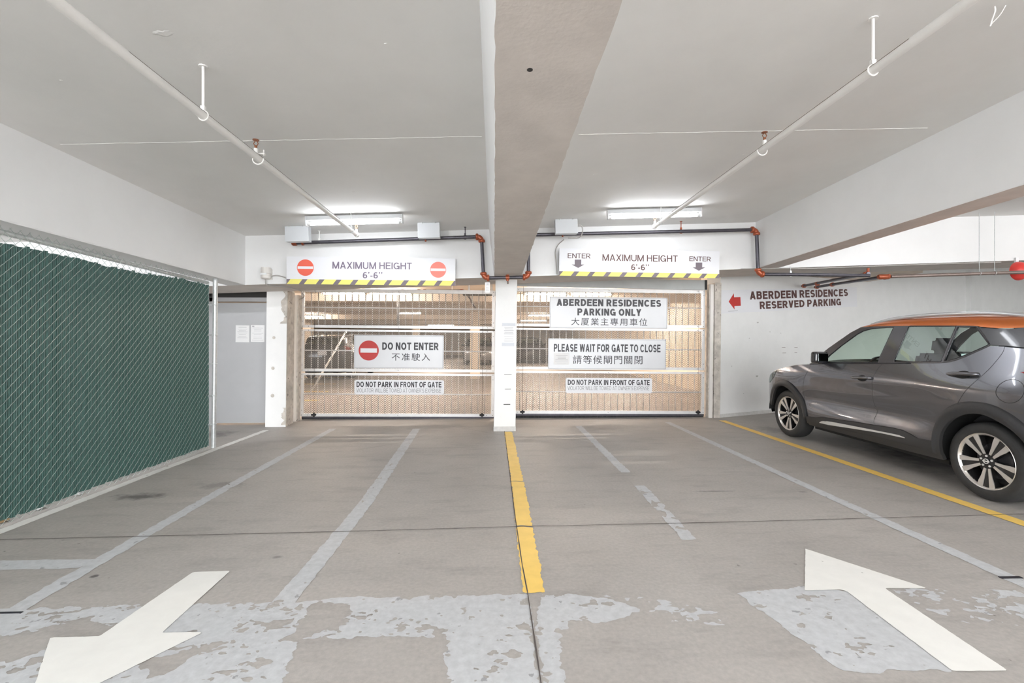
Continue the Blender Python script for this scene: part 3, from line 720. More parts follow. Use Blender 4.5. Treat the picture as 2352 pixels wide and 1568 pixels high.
# vertical tracks beside the gates
def track(x0, x1, y0, y1, z1, label):
    k = LEAN*z1
    t = thing('guide_track', label, 'track', (x0, y0, 0), (0,0,0), 'tracks of the overhead gates')
    w_, d = x1-x0, y1-y0
    MB().hexa([(0,0,0),(w_,0,0),(w_,d,0),(0,d,0),(k,0,z1),(w_+k,0,z1),(w_+k,d,z1),(k,d,z1)]).build('mounting_angle', M['jamb'], t)
    MB().hexa([(w_*.2,-.012,.0),(w_*.8,-.012,.0),(w_*.8,0,.0),(w_*.2,0,.0),(w_*.2+k,-.012,z1),(w_*.8+k,-.012,z1),(w_*.8+k,0,z1),(w_*.2+k,0,z1)]).build('rail', M['plastic'], t)
track(-3.405, -3.305, 7.95, 8.08, 2.12, 'pale steel track at the left edge of the left gate')
track(3.742, 3.832, 8.03, 8.12, 2.34, 'pale steel track at the right edge of the right gate')
# grey metal closing panel above the right gate
hp = thing('gate_header_panel', 'grey sheet metal panel above the right gate', 'panel', (.30, 8.05, 2.30))
MB().hexa([(0,0,.0),(3.44,0,-.055),(3.44,.04,-.055),(0,.04,.0),(0,0,.16),(3.44,0,.12),(3.44,.04,.12),(0,.04,.16)]).build('sheet', mat('panel_grey', (.40,.42,.42), .45, .2, var=.06, scale=4), hp)
MB().box(3.40, 3.438, -.01, .0, -.05, .12).build('end_bracket', M['black'], hp)

# ------------------------------------------------------------------ green chain-link fence
FX = -3.57; FY0, FY1 = 1.2, 6.0
rail_z = lambda y: 2.14 + (y-3.5)*(-.0252)
fence = thing('chain_link_fence', 'chain-link fence filled with green slats', 'fence', (FX, FY1, 0))
def FL(p): return (p[0]-FX, p[1]-FY1, p[2])
wr_ = MB(); sl = MB(); P = .0362; n = int((FY1-FY0)/P); rnd = random.Random(12)
V = []; Fq = []
def seg(a, b, r=.0017):
    a = Vector(FL(a)); b = Vector(FL(b)); t = (b-a).normalized(); u = Vector((1,0,0)); u = (u-t*u.dot(t)).normalized(); w_ = t.cross(u)
    k = len(V)
    for p in (a, b):
        for j in range(4):
            an = math.pi/4+j*math.pi/2; V.append(p+u*(r*math.cos(an))+w_*(r*math.sin(an)))
    for j in range(4): Fq.append((k+j, k+(j+1) % 4, k+4+(j+1) % 4, k+4+j))
for k in range(n):
    y0 = FY1-.03-(k+1)*P; y1 = y0+P
    top = rail_z(y0)+.065; z = .006+(0 if k % 2 else P); up = bool(1)
    a = (FX, y0, z)
    zz = z; left = True
    if k % 2 == 0: seg((FX-.004, y1, zz-P*.9), (FX-.006, y0, zz))
    while zz+P < top:
        if left: seg((FX+.0045, y0-.001, zz-.001), (FX+.0085, (y0+y1)/2, zz+P*.5)); seg((FX+.0085, (y0+y1)/2, zz+P*.5), (FX+.0045, y1+.001, zz+P+.001))
        else: seg((FX-.006, y1, zz), (FX-.006, y0, zz+P))
        zz += P; left = not left
    yc = (y0+y1)/2; st = 2.048+rnd.uniform(-.012, .008)+.012*math.sin(k*.13); sb = .038+rnd.uniform(-.006, .006)
    pr = ((-.0160,-.0045),(-.0150,.0020),(-.0125,.0042),(-.0085,.0020),(-.003,-.0008),(.003,-.0008),(.0085,.0020),(.0125,.0042),(.0150,.0020),(.0160,-.0045))
    tw = rnd.uniform(-.0012, .0012)
    ring = [FL((FX+d+tw*(q/.017), yc+q, 0)) for q, d in pr]; m_ = len(ring)
    vs_ = [(x, y, sb) for x, y, _ in ring]+[(x, y, st) for x, y, _ in ring]+[(x-.0016, y, sb) for x, y, _ in ring]+[(x-.0016, y, st) for x, y, _ in ring]
    fs = [(j, j+1, m_+j+1, m_+j) for j in range(m_-1)]+[(2*m_+j+1, 2*m_+j, 3*m_+j, 3*m_+j+1) for j in range(m_-1)]+[(m_+j, m_+j+1, 3*m_+j+1, 3*m_+j) for j in range(m_-1)]
    sl.add(vs_, fs)
wr_.v = [tuple(p) for p in V]; wr_.f = Fq; wr_.m = [0]*len(Fq)
wr_.build('chain_link', M['wire'], fence, fix=False)
sl.build('privacy_slats', M['slat'], fence, fix=False)
yp = FY1+.017
MB().tube([FL((FX+.03, yp, 0)), FL((FX+.03+LEAN*2.1, yp, 2.11))], .028, 16).build('fence_post', M['galv'], fence, smooth=True, angle=40)
pcap = MB(); pcap.cyl(FL((FX+.055, yp, 2.11)), FL((FX+.055, yp, 2.14)), .032, 16, r2=.026); pcap.build('post_cap', M['galv'], fence)
tr = MB(); tr.tube([FL((FX-.028, FY0-.4, rail_z(FY0-.4))), FL((FX-.028, yp-.02, rail_z(yp)))], .021, 12); tr.build('top_rail', M['galv'], fence, smooth=True, angle=40)
MB().tube([FL((FX-.03, FY0-.4, .12)), FL((FX-.03, yp-.02, .12))], .004, 6).build('bottom_wire', M['galv'], fence)
MB().box(-.004, .004, -.036, -.026, .03, 2.07).build('tension_bar', M['galv'], fence)
for z in (.30, .66, 1.06, 1.42, 1.80):
    b = MB(); b.tube([(.03+LEAN*z+.031*math.cos(a), yp-FY1+.031*math.sin(a), z) for a in [i*2*math.pi/16 for i in range(16)]], .006, 6, closed=True)
    b.box(-.012, .03, -.045, -.01, z-.009, z+.009); b.build('tension_band', M['galv'], fence)
# second post behind the camera end so that the rail is carried
MB().tube([FL((FX-.03, FY0-.3, 0)), FL((FX-.03, FY0-.3, 2.17))], .028, 14).build('fence_post', M['galv'], fence, smooth=True, angle=40)
# litter caught under the fence
def litter(label, x, y, s_, mt, seed, nm, cat):
    rnd = random.Random(seed); bm = bmesh.new(); bmesh.ops.create_icosphere(bm, subdivisions=2, radius=1)
    for v in bm.verts:
        k = rnd.uniform(.55, 1.15); v.co = Vector((v.co.x*k*s_, v.co.y*k*s_*1.5, max(-.0, v.co.z*k*s_*.55+s_*.35)))
    me = bpy.data.meshes.new(nm); bm.to_mesh(me); bm.free(); me.materials.append(mt)
    o = bpy.data.objects.new(nm, me); COL.objects.link(o); o.location = (x, y, 0.001); tag(o, label, cat)
litter('crumpled white paper under the green fence, nearer scrap', -3.635, 3.86, .035, M['litter'], 3, 'crumpled_paper', 'litter')
litter('crumpled white paper under the green fence, farther scrap', -3.635, 4.22, .03, M['litter'], 6, 'crumpled_paper', 'litter')
litter('dry brown leaf under the green fence', -3.64, 3.60, .03, M['leaf'], 9, 'dry_leaf', 'leaf')

# ------------------------------------------------------------------ lamps
def fixture(x, y, z, ln, label, group, tubem, along='X', rod=True, ceil_h=None):
    t = thing('tube_light', label, 'light', (x, y, z), (0,0,0), group)
    h = ln/2
    b = MB().box(-h, h, -.035, .035, -.02, .03); b.build('housing', M['housing'], t, bevel=.005)
    for s_ in (-1, 1): MB().box(s_*h-.008, s_*h+.008, -.03, .03, -.085, .03).build('end_cap', M['lamp'], t, bevel=.003)
    MB().tube([(-h+.02, 0, -.058), (h-.02, 0, -.058)], .019, 12).build('tube', tubem, t, smooth=True, angle=50)
    for s_ in (-1, 1): MB().cyl((s_*(h-.045), 0, -.058), (s_*(h-.01), 0, -.058), .020, 12).build('lamp_holder', M['lamp'], t)
    if ceil_h: MB().cyl((0, 0, .03), (0, 0, ceil_h), .004, 6).build('hanger_rod', M['galv'], t)
    return t
def tilted(x0, x1, y, label, group, drop=.05, tubem=None):
    xm = (x0+x1)/2; t = fixture(xm, y, zc(xm, y)-drop, x1-x0, label, group, tubem or M['lit'], ceil_h=drop)
    t.rotation_euler = (0, -.036, 0); return t
G1 = 'tube lights under the ceiling of the aisle'
tilted(-2.27, -1.12, 5.73, 'tube light on the ceiling above the left gate sign', G1, .045)
tilted(1.42, 2.60, 5.78, 'tube light on the ceiling above the right gate sign', G1, .045)
for (x, y) in ((-1.9, -0.6), (2.0, -0.6), (-1.9, -4.4), (2.0, -4.4)):  # unseen lamps, added to fill the aisle with even light
    tilted(x-.6, x+.6, y, 'added fill tube light on the ceiling behind the camera', G1, tubem=M['litb'])
tilted(4.7, 5.9, 5.5, 'tube light over the car bay behind the deep beam', 'tube lights over the car bay', tubem=M['litd']); tilted(6.4, 7.6, 0.4, 'added fill tube light over the car bay behind the camera', 'tube lights over the car bay', tubem=M['litb'])  # the second one is unseen and added as fill
for y in (4.4, -1.5): tilted(-6.6, -5.4, y, 'tube light in the bay beyond the green fence', 'tube lights beyond the green fence', tubem=M['litb'])

# ------------------------------------------------------------------ pipes
def hanger(root, x, y, z, ztop, r, m1, gauge=.0045):
    h = MB(); h.cyl((x, y, z+r+.012), (x, y, ztop), gauge, 8); h.cyl((x, y, ztop-.006), (x, y, ztop), gauge*3, 10)
    o = h.build('hanger_rod', m1, root)
    MB().tube([(x+(r+.004)*math.sin(a), y, z+(r+.004)*math.cos(a)) for a in [i*2*math.pi/18 for i in range(18)]], .004, 6, closed=True).build('ring', m1, o)
    MB().box(x-.012, x+.012, y-.009, y+.009, z+r+.004, z+r+.03).build('clamp', m1, o)
def sprinkler(root, x, y, z, m0):
    h = MB(); h.cyl((x, y, z), (x, y, z+.035), .014, 10); b = h.build('sprinkler_fitting', m0, root)
    q = MB(); q.cyl((x, y, z+.035), (x, y, z+.055), .010, 8)
    for s_ in (-1, 1): q.tube([(x+s_*.006, y, z+.05), (x+s_*.016, y, z+.07), (x+s_*.004, y, z+.092)], .003, 6)
    q.cyl((x, y, z+.092), (x, y, z+.097), .022, 14); q.build('sprinkler_head', M['brass'], b)
def sprinkler_pipe(x, z, y1, yh, ys, label):
    o = thing('sprinkler_pipe', label, 'pipe', (0, 0, 0), (0,0,0), 'white sprinkler pipes under the ceiling')
    pm_ = MB().tube([(x, -6, z), (x, 2.2, z), (x, 2.9, z), (x, 3.6, z), (x, y1, z)], .0245, 28)     # the back of the pipe never saw a brush
    cen = [sum((Vector(pm_.v[i]) for i in f), Vector())/len(f) for f in pm_.f]
    pm_.m = [1 if (c_.z-z > .0120 and c_.y > 2.2 and len(f) == 4) else 0 for c_, f in zip(cen, pm_.f)]
    pm_.build('pipe', [M['pipew'], M['rust']], o, smooth=True, angle=50)
    MB().revolve([(0, y1+.035), (.02, y1+.034), (.032, y1+.02), (.034, y1-.03), (.026, y1-.035)], (x, 0, z), 'Y', 16).build('end_fitting', M['pipew'], o, smooth=True, angle=50)
    for y in (yh, -1.2): hanger(o, x, y, z, zc(x, y), .0245, M['pipew'], .008)
    hanger(o, x, y1-.22, z, zc(x, y1-.22), .0245, M['galv'], .004)
    r = MB().tube([(x+(.038)*math.sin(a), ys+.03, z-.008+(.036)*math.cos(a)) for a in [math.pi*.45+i*math.pi*1.1/14 for i in range(15)]], .0045, 6)
    r.box(x-.01, x+.05, ys+.02, ys+.04, z+.024, z+.034); r.cyl((x+.04, ys+.03, z+.02), (x+.04, ys+.03, z+.06), .004, 6); r.build('strap', M['pipew'], o)
    sprinkler(o, x, ys, z+.022, M['pipew']); sprinkler(o, x, y1, z+.03, M['pipew'])
    return o
sprinkler_pipe(-1.693, 2.655, 5.80, 2.78, 3.38, 'white sprinkler pipe under the left ceiling bay')
sprinkler_pipe(2.045, 2.805, 5.86, 2.44, 3.45, 'white sprinkler pipe under the right ceiling bay')
# black steel main with orange grooved couplings, up and down round the middle beam
def elbow(m, p, d0, d1, r=.034, R=.06, n=8):
    p = Vector(p); d0 = Vector(d0).normalized(); d1 = Vector(d1).normalized()
    a = p-d0*R; pts = []
    c = a+d1*R
    for i in range(n+1):
        t = math.pi/2*i/n; pts.append(c-d1*(R*math.cos(t))+d0*(R*math.sin(t)))
    m.tube([a-d0*.008]+pts+[pts[-1]+d1*.008], r, 14)
    for q, d in ((a, d0), (pts[-1], d1)):
        m.tube([q-d*.02, q-d*.012, q+d*.012, q+d*.02], [r+.003, r+.012, r+.012, r+.003], 16)
    return a, pts[-1]
YP = 6.44
main = thing('steel_pipe_run', 'black steel pipe with orange couplings along the cross beam', 'pipe', (0, 0, 0))
pts = [(-2.71, YP, 2.678), (-.175, YP, 2.785), (-.145, YP, 2.215), (.475, YP, 2.232), (.475, YP, 2.815), (3.70, YP, 2.918), (3.725, YP, 2.29), (5.37, YP+.03, 2.285)]
pm = MB()
for i in range(len(pts)-1):
    a, b = Vector(pts[i]), Vector(pts[i+1]); d = (b-a).normalized()
    pm.tube([a+d*(.05 if i else 0), b-d*(.05 if i < len(pts)-2 else 0)], .0245, 16)
pm.build('pipe', M['piped'], main, smooth=True, angle=50)
for i in range(1, len(pts)-1):
    a, b, c_ = Vector(pts[i-1]), Vector(pts[i]), Vector(pts[i+1])
    e = MB(); elbow(e, b, b-a, c_-b); e.build('elbow', M['copper'], main, smooth=True, angle=50)
def coupling(root, p, d, r=.0245, L_=.03):
    p = Vector(p); d = Vector(d).normalized()
    MB().tube([p-d*L_, p-d*L_*.8, p+d*L_*.8, p+d*L_], [r+.004, r+.013, r+.013, r+.004], 16).build('coupling', M['copper'], root, smooth=True, angle=50)
coupling(main, pts[0], (1, 0, .04)); coupling(main, (-2.60, YP, 2.683), (1, 0, .04), L_=.014)
MB().tube([(-2.745, YP, 2.677), (-2.715, YP, 2.678)], .028, 14).build('end_cap', M['copper'], main)
for (x, z) in ((-2.38, 2.692), (-.40, 2.776), (2.62, 2.883)):
    hanger(main, x, YP, z, zc(x, YP), .0245, M['copper'] if x > 2 else M['pipew'] if x < -1 else M['piped'], .006)
tee = MB(); tee.tube([(.16, YP, 2.223), (.21, YP, 2.225)], .033, 14); tee.cyl((.185, YP, 2.22), (.185, YP, 2.275), .016, 10); tee.cyl((.185, YP, 2.22), (.185, YP, 2.175), .018, 10); tee.build('tee', M['copper'], main, smooth=True, angle=50)
MB().cyl((.187, YP-.005, 2.18), (.19, YP-.005, 2.135), .011, 10).build('drain_plug', M['rust'], main)
for x, z in ((-.94, 2.745), (.95, 2.825)): MB().cyl((x, YP-.005, z), (x, YP-.005, z-.035), .012, 8).build('drain_plug', M['copper'], main)
hanger(main, 4.2, YP+.01, 2.288, 2.40, .0245, M['galv'], .004)
# branch pipes over the car
br = thing('branch_pipe', 'short black pipe from the right wall to the orange tee', 'pipe', (0,0,0))
MB().tube([(5.40, 6.52, 2.32), (5.95, 8.78, 2.41)], .0245, 16).build('pipe', M['piped'], br, smooth=True, angle=50)
coupling(br, (5.415, 6.58, 2.323), (.24, 1, .04), L_=.03); coupling(br, (5.80, 8.15, 2.377), (.24, 1, .05), L_=.03); coupling(br, (5.93, 8.70, 2.405), (.24,1,.05))
t_ = MB(); t_.cyl((5.40, 6.53, 2.345), (5.40, 6.53, 2.40), .018, 10); t_.build('tee', M['copper'], br)
b2 = thing('branch_pipe', 'long black pipe from the right wall over the car', 'pipe', (0,0,0))
MB().tube([(6.32, 8.95, 2.41), (5.78, 6.75, 2.30)], .0245, 16).build('pipe', M['piped'], b2, smooth=True, angle=50)
MB().tube([(5.80, 6.60, 2.29), (8.9, 6.05, 2.345)], .0245, 16).build('pipe', mat('pipe_brown', (.22,.17,.15), .35, .4, var=.15, scale=10), b2, smooth=True, angle=50)
coupling(b2, (5.79, 6.66, 2.294), (.2, 1, 0), L_=.06); coupling(b2, (5.72, 6.63, 2.29), (1, -.1, 0), L_=.08); coupling(b2, (6.15, 8.25, 2.375), (.24, 1, .05)); coupling(b2, (6.30, 8.86, 2.405), (.24, 1, .05))
for x, y, z in ((6.93, 6.40, 2.312), (7.12, 6.365, 2.315)):
    MB().cyl((x, y, z+.02), (x, y, zc(x, y)), .004, 6).build('hanger_rod', M['galv'], b2)
    MB().tube([(x, y+.028*math.sin(a), z+.028*math.cos(a)) for a in [i*2*math.pi/14 for i in range(14)]], .004, 6, closed=True).build('ring', M['galv'], b2)
# thin conduit under the cross beam edge over the car bay
cv = MB().tube([(3.55, 6.575, 2.385), (4.2, 6.575, 2.40), (4.6, 6.575, 2.398), (6, 6.575, 2.455), (7.2, 6.575, 2.50), (7.45, 6.575, 2.505)], .007, 8).build('conduit', M['cable'], smooth=True)
tag(cv, 'thin grey conduit along the beam edge over the car', 'conduit')
# valve tag
tg = thing('pipe_tag', 'white tag hanging from the pipe elbow by the centre pillar', 'tag', (-.125, 6.395, 2.008))
MB().box(0, .068, 0, .003, 0, .142).build('card', M['paper'], tg); MB().tube([(.034, .0, .135), (.03, .005, .15), (.02, .02, .178)], .0015, 5).build('string', M['cable'], tg)
mm = MB()
for i, z in enumerate((.03, .045, .06, .075, .095)): mm.box(.012, .055-.008*(i % 2), -.001, .0005, z, z+.003)
mm.box(.02, .05, -.001, .0005, .112, .125); mm.build('printed_lines', M['ptxt'], tg)

# ------------------------------------------------------------------ boxes and cables
def jbox(x0, x1, z0, y, label):
    xm = (x0+x1)/2; zt_ = zc(xm, y)
    t = thing('junction_box', label, 'box', (xm, y, z0), (0, -.03, 0), 'grey junction boxes under the ceiling')
    h = (x1-x0)/2
    MB().box(-h, h, 0, .10, 0, zt_-z0).build('box_body', M['box'], t, bevel=.004)
    MB().box(-h-.003, h+.003, -.006, 0, -.003, zt_-z0-.006).build('cover', M['box'], t, bevel=.002)
    for s_ in (-.6, .6): MB().cyl((s_*h, .0, zt_-z0-.012), (s_*h, .0, zt_-z0+.0), .012, 8).build('lug', M['galv'], t)
    return t
jbox(-2.714, -2.417, 2.645, 6.17, 'grey junction box at the left end of the black pipe')
jbox(-1.0, -.717, 2.708, 6.17, 'grey junction box left of the middle beam')
jbox(.82, 1.113, 2.78, 6.17, 'grey junction box right of the middle beam')
sb = thing('sensor_box', 'off-white sensor box on the beam left of the height sign', 'sensor', (-3.135, 6.6, 2.20))
MB().revolve([(0, .155), (.062, .155), (.066, .14), (.066, .075), (.058, .07), (.055, .045), (.064, .04), (.062, .01), (.05, 0), (0, 0)], (0, -.066, 0), 'Z', 20).build('body', M['plastic'], sb, smooth=True, angle=40)
MB().box(-.055, .055, -.02, 0, .0, .14).build('back_plate', M['plastic'], sb)
MB().box(-.05, .03, -.128, -.06, .05, .075).build('lens', M['lamp'], sb)
def cable(name, P, r, label, mt='cable', grp=None):
    o = MB().tube(P, r, 8).build(name, M[mt], smooth=True); tag(o, label, 'cable', grp); return o
def spline(P, n=8):
    P = [Vector(p) for p in P]; out = []
    for i in range(len(P)-1):
        p0, p1, p2, p3 = P[max(i-1, 0)], P[i], P[i+1], P[min(i+2, len(P)-1)]
        for j in range(n):
            t = j/n; out.append(.5*((2*p1)+(p2-p0)*t+(2*p0-5*p1+4*p2-p3)*t*t+(3*p1-p0-3*p2+p3)*t**3))
    return out+[P[-1]]
cable('conduit', spline([(-3.07, 6.56, 2.245), (-2.98, 6.55, 2.25), (-2.86, 6.56, 2.21), (-2.80, 6.58, 2.16)]), .007, 'grey cable from the sensor box to the height sign')
cable('conduit', spline([(-3.15, 6.55, 2.20), (-3.15, 6.57, 2.13), (-3.13, 6.66, 2.122), (-2.98, 6.9, 2.128), (-2.93, 7.2, 2.10), (-3.05, 7.6, 2.06), (-3.25, 7.9, 2.04)]), .008, 'grey cable from the sensor box under the beam to the left gate')
cable('conduit', spline([(1.13, 6.26, 2.92), (1.19, 6.28, 2.90), (1.20, 6.30, 2.82), (1.16, 6.36, 2.765), (1.02, 6.40, 2.77)]), .008, 'short grey cable looping beside the right junction box')
cable('conduit', spline([(.98, 6.5, 2.77), (.90, 6.56, 2.70), (.87, 6.58, 2.60), (.885, 6.585, 2.45), (.89, 6.585, 2.28)]), .007, 'grey cable running down beside the right height sign')
al = thing('alarm_bell', 'red alarm bell on the beam at the right edge', 'alarm', (7.70, 6.58, 2.375))
MB().revolve([(0, -.12), (.06, -.115), (.11, -.09), (.135, -.04), (.138, -.02), (.12, -.02)], (0, 0, 0), 'Y', 28).build('gong', M['alarm'], al, smooth=True, angle=40)
MB().box(-.05, .05, -.03, .03, -.05, .05).build('back_box', M['alarm'], al); MB().box(-.02, .02, -.01, .015, .04, .20).build('bracket', M['lamp'], al)

# ------------------------------------------------------------------ beyond the gates
ic = MB().box(-14, 8, 8.4, 46, 2.62, 2.9); struct(ic.build('ceiling_inner', M['iceil']))
for i, (y, d) in enumerate(((12.6, .5), (16.5, .5), (22.4, .5), (28.5, .6), (36, .6))):
    struct(MB().box(-14, 5.6, y, y+d, 2.40 if i else 2.42, 2.63).build('trim_%d' % (10+i), M['iceil']))
struct(MB().box(5.5, 5.8, 9.0, 46, 0, 2.64).build('wall_inner_right', M['iwall']))
struct(MB().hexa([(4.02,8.62,0),(5.55,9.2,0),(5.55,9.5,0),(4.02,8.9,0),(4.02,8.62,2.64),(5.55,9.2,2.64),(5.55,9.5,2.64),(4.02,8.9,2.64)]).build('wall_inner_near', M['iwall']))
struct(MB().box(-14.2, -14, 7.9, 46, 0, 2.64).build('wall_inner_left', M['iwall'])); struct(MB().box(-14, 5.6, 45.8, 46, 0, 2.64).build('wall_inner_back', M['iwall']))
struct(MB().box(-.86, -.52, 16.7, 17.1, 0, 2.42).build('pillar_inner', M['iwall']))
for (x, y) in ((-9.5, 24), (-4.8, 28.7), (1.2, 30)): struct(MB().box(x-.2, x+.2, y, y+.4, 0, 2.63).build('pillar_inner', M['iwall']))
G2 = 'warm tube lights beyond the gates'
for (x, y, z, ln, lab) in ((-3.72, 11.7, 2.585, 1.1, 'warm tube light behind the left gate, left one of the near pair'), (-2.58, 11.7, 2.585, 1.1, 'warm tube light behind the left gate, right one of the near pair'),
                      (-3.5, 19.6, 2.57, .95, 'warm tube light behind the left gate, just right of the hanging post'), (-8.4, 21.6, 2.53, 1.2, 'warm tube light at the left edge behind the left gate'),
                      (-3.2, 25, 2.575, .9, 'warm tube light behind the left gate, in the middle distance'), (-3.75, 33, 2.53, 1.9, 'lowest and farthest warm tube light behind the left gate'),
                      (1.3, 11.7, 2.585, 1.1, 'warm tube light behind the top rail of the right gate, left one'), (2.45, 11.7, 2.585, 1.1, 'warm tube light behind the top rail of the right gate, right one'),
                      (1.98, 20.5, 2.54, 1.0, 'upper warm tube light left of the residents sign'), (2.1, 25, 2.51, 1.5, 'lower warm tube light left of the residents sign')):
    fixture(x, y, z, ln, lab, G2, M['litin'], ceil_h=max(.03, 2.62-z))
fixture(4.2, 14.5, 2.585, 1.2, 'warm tube light near the cream wall beyond the right gate', G2, M['litin']); fixture(-8, 13, 2.585, 1.2, 'warm tube light over the stalls beyond the left gate', G2, M['litin'])
for i, (y, x1) in enumerate(((10.8, -4.0), (12.7, -4.45), (14.9, -5.0), (17.6, -5.4), (24, -5.6))):
    xs = -10
    MB().box(xs, x1, y-.06, y+.06, .0005, .003).build('stall_line', M['pyellow'], floor)
hpz = MB().box(-2.49, -2.43, 12.0, 12.06, 1.74, 2.62).build('hanging_post', M['black']); tag(hpz, 'black post hanging from the ceiling behind the left gate', 'post')
sp = MB().tube([(-5.0, 13, 0), (-4.07, 13, 1.62)], .028, 10).build('slanted_pole', M['pipew'], smooth=True); tag(sp, 'slanted white pole behind the left gate', 'pole')
ip = thing('inner_pipe', 'dark pipe with red couplings behind the top of the left gate', 'pipe', (0,0,0))
MB().tube([(-2.0, 10, 2.42), (-.66, 10, 2.43), (-.60, 10, 2.40), (-.42, 10.4, 2.08)], .022, 10).build('pipe', M['piped'], ip, smooth=True, angle=50)
for x in (-1.95, -1.6, -1.48, -.70): coupling(ip, (x, 10, 2.42), (1, 0, 0), L_=.035)
for x in (-1.9, -.9): MB().cyl((x, 10, 2.44), (x, 10, 2.62), .005, 6).build('hanger_rod', M['galv'], ip)
gm = thing('gate_operator', 'dark motor unit behind the top right corner of the left gate', 'motor', (-.62, 9.2, 2.25))
MB().box(0, .70, 0, .14, 0, .075).build('motor_body', M['black'], gm, bevel=.01); MB().box(.1, .14, .05, .09, .07, .37).build('hanger', M['galv'], gm); MB().box(.55, .59, .05, .09, .07, .37).build('hanger', M['galv'], gm)

hw = MB().tube(spline([(2.64, 2.36, 3.108), (2.645, 2.362, 3.085), (2.655, 2.385, 3.06), (2.66, 2.40, 3.03)]), .004, 6); hw.tube(spline([(2.69, 2.35, 3.108), (2.68, 2.37, 3.07), (2.658, 2.40, 3.035)]), .0025, 6)
tag(hw.build('hanging_wire', M['pipew'], smooth=True), 'loose white wire hanging from the ceiling at the top right corner', 'wire')
# ------------------------------------------------------------------ car
MC = dict(
    paint=mat('car_paint_grey', (0.175, 0.178, 0.195), 0.24, 0.85, coat=1.0),
    paint2=mat('car_paint_dark', (0.035, 0.035, 0.04), 0.3, 0.5, coat=1.0), paint3=mat('car_paint_silver', (0.35, 0.35, 0.36), 0.3, 0.6, coat=1.0),
    roof=mat('car_roof_orange', (0.62, 0.16, 0.025), 0.28, 0.45, coat=1.0),
    frame=mat('car_window_frame', (0.085, 0.083, 0.09), 0.3, 0.4, coat=.6),
    gloss=mat('car_gloss_black', (0.018, 0.018, 0.024), 0.22, 0.0, coat=.35),
    clad=mat('car_black_plastic', (0.036, 0.036, 0.038), 0.5, var=.08, scale=60), under=mat('car_underside', (0.012, 0.012, 0.012), 0.8),
    chrome=mat('car_satin_silver', (0.74, 0.73, 0.71), 0.3, 0.25), rail=mat('car_rail_silver', (0.62, 0.64, 0.68), 0.25, 0.6),
    tyre=mat('tyre_rubber', (0.03, 0.03, 0.03), 0.62, var=.15, scale=25, bump=.1, bscale=90), alloy=mat('machined_alloy', (0.80, 0.77, 0.73), 0.28, 0.75), alloyb=mat('alloy_black', (0.025, 0.024, 0.024), 0.2, .3, coat=.6),
    glass=glass('car_glass', (0.80, 0.88, 0.83), 0.02), glassr=glass('car_rear_glass', (0.55, 0.62, 0.60), 0.10),
    lampr=mat('tail_lamp_red', (0.28, 0.015, 0.02), 0.12, coat=1.0), seat=mat('seat_cloth', (0.06, 0.06, 0.065), 0.9), plate=mat('plate_white', (0.7, 0.7, 0.72), 0.4), mirror=mat('mirror_cover', (0.02, 0.022, 0.026), 0.12, coat=1.0),
)
YM = 5.095; HW = .875; XN = 4.09                         # mid wheelbase, half width, x of the near side
sm = lambda t, a, b: (lambda q: q*q*(3-2*q))(min(max((t-a)/(b-a), 0), 1))
def S(u, z):
    """how far the flank stands inside its widest plane, at u along the car and z up"""
    s_ = 0.0
    t = z-.90
    if t > 0: s_ += .37*t*t/(t+.06)
    t = .44-z
    if t > 0: s_ += 1.0*t*t
    door = 1-sm(abs(u), .65, 1.15)
    s_ += .034*math.exp(-((z-.60)/.12)**2)*door + .012*math.exp(-((z-.80)/.10)**2)*door
    s_ += .006*(1-door)
    s_ -= .022*math.exp(-((u+1.30)/.60)**2)*math.exp(-((z-.86)/.22)**2)
    s_ -= .018*math.exp(-((u-1.32)/.50)**2)*math.exp(-((z-.78)/.22)**2)
    if u > 1.42: s_ += .62*(u-1.42)**2.2
    if u < -1.50: s_ += .40*(-1.50-u)**2.2
    return s_
def P3(u, z, side, off=0.0):
    return Vector((side*(HW-S(u, z)-off), u, z))
def N3(u, z, side):
    e = .004
    a = P3(u+e, z, side)-P3(u-e, z, side); b = P3(u, z+e, side)-P3(u, z-e, side)
    n = a.cross(b).normalized()
    return n if n.x*side > 0 else -n
def W(pts): return [(y-YM, z) for y, z in pts]
def smoothpoly(pts, n=4):          # open curve through points
    return [(p[0], p[1]) for p in spline([(a, b, 0) for a, b in pts], n)]
def resample(poly, g):
    out = []
    for i in range(len(poly)):
        a, b = poly[i], poly[(i+1) % len(poly)]; L_ = math.dist(a, b); k = max(1, int(L_/g))
        out += [(a[0]+(b[0]-a[0])*j/k, a[1]+(b[1]-a[1])*j/k) for j in range(k)]
    return out
def shrink(poly, d):
    n = len(poly); ar = sum(poly[i][0]*poly[(i+1) % n][1]-poly[(i+1) % n][0]*poly[i][1] for i in range(n)); sg = 1 if ar > 0 else -1
    out = []
    for i in range(n):
        a, b, c_ = poly[i-1], poly[i], poly[(i+1) % n]
        e1 = Vector((b[0]-a[0], b[1]-a[1])); e2 = Vector((c_[0]-b[0], c_[1]-b[1]))
        if e1.length < 1e-6 or e2.length < 1e-6: out.append(b); continue
        n1 = Vector((-e1.y, e1.x)).normalized()*sg; n2 = Vector((-e2.y, e2.x)).normalized()*sg
        m_ = n1+n2
        if m_.length < .3: m_ = n1
        m_.normalize(); k = d/max(.5, m_.dot(n1)); out.append((b[0]+m_.x*k, b[1]+m_.y*k))
    return out
def inside(poly, x, y):
    c_ = False; n = len(poly)
    for i in range(n):
        ax, ay = poly[i]; bx, by = poly[(i+1) % n]
        if (ay > y) != (by > y) and x < (bx-ax)*(y-ay)/(by-ay)+ax: c_ = not c_
    return c_
CACHE = {}
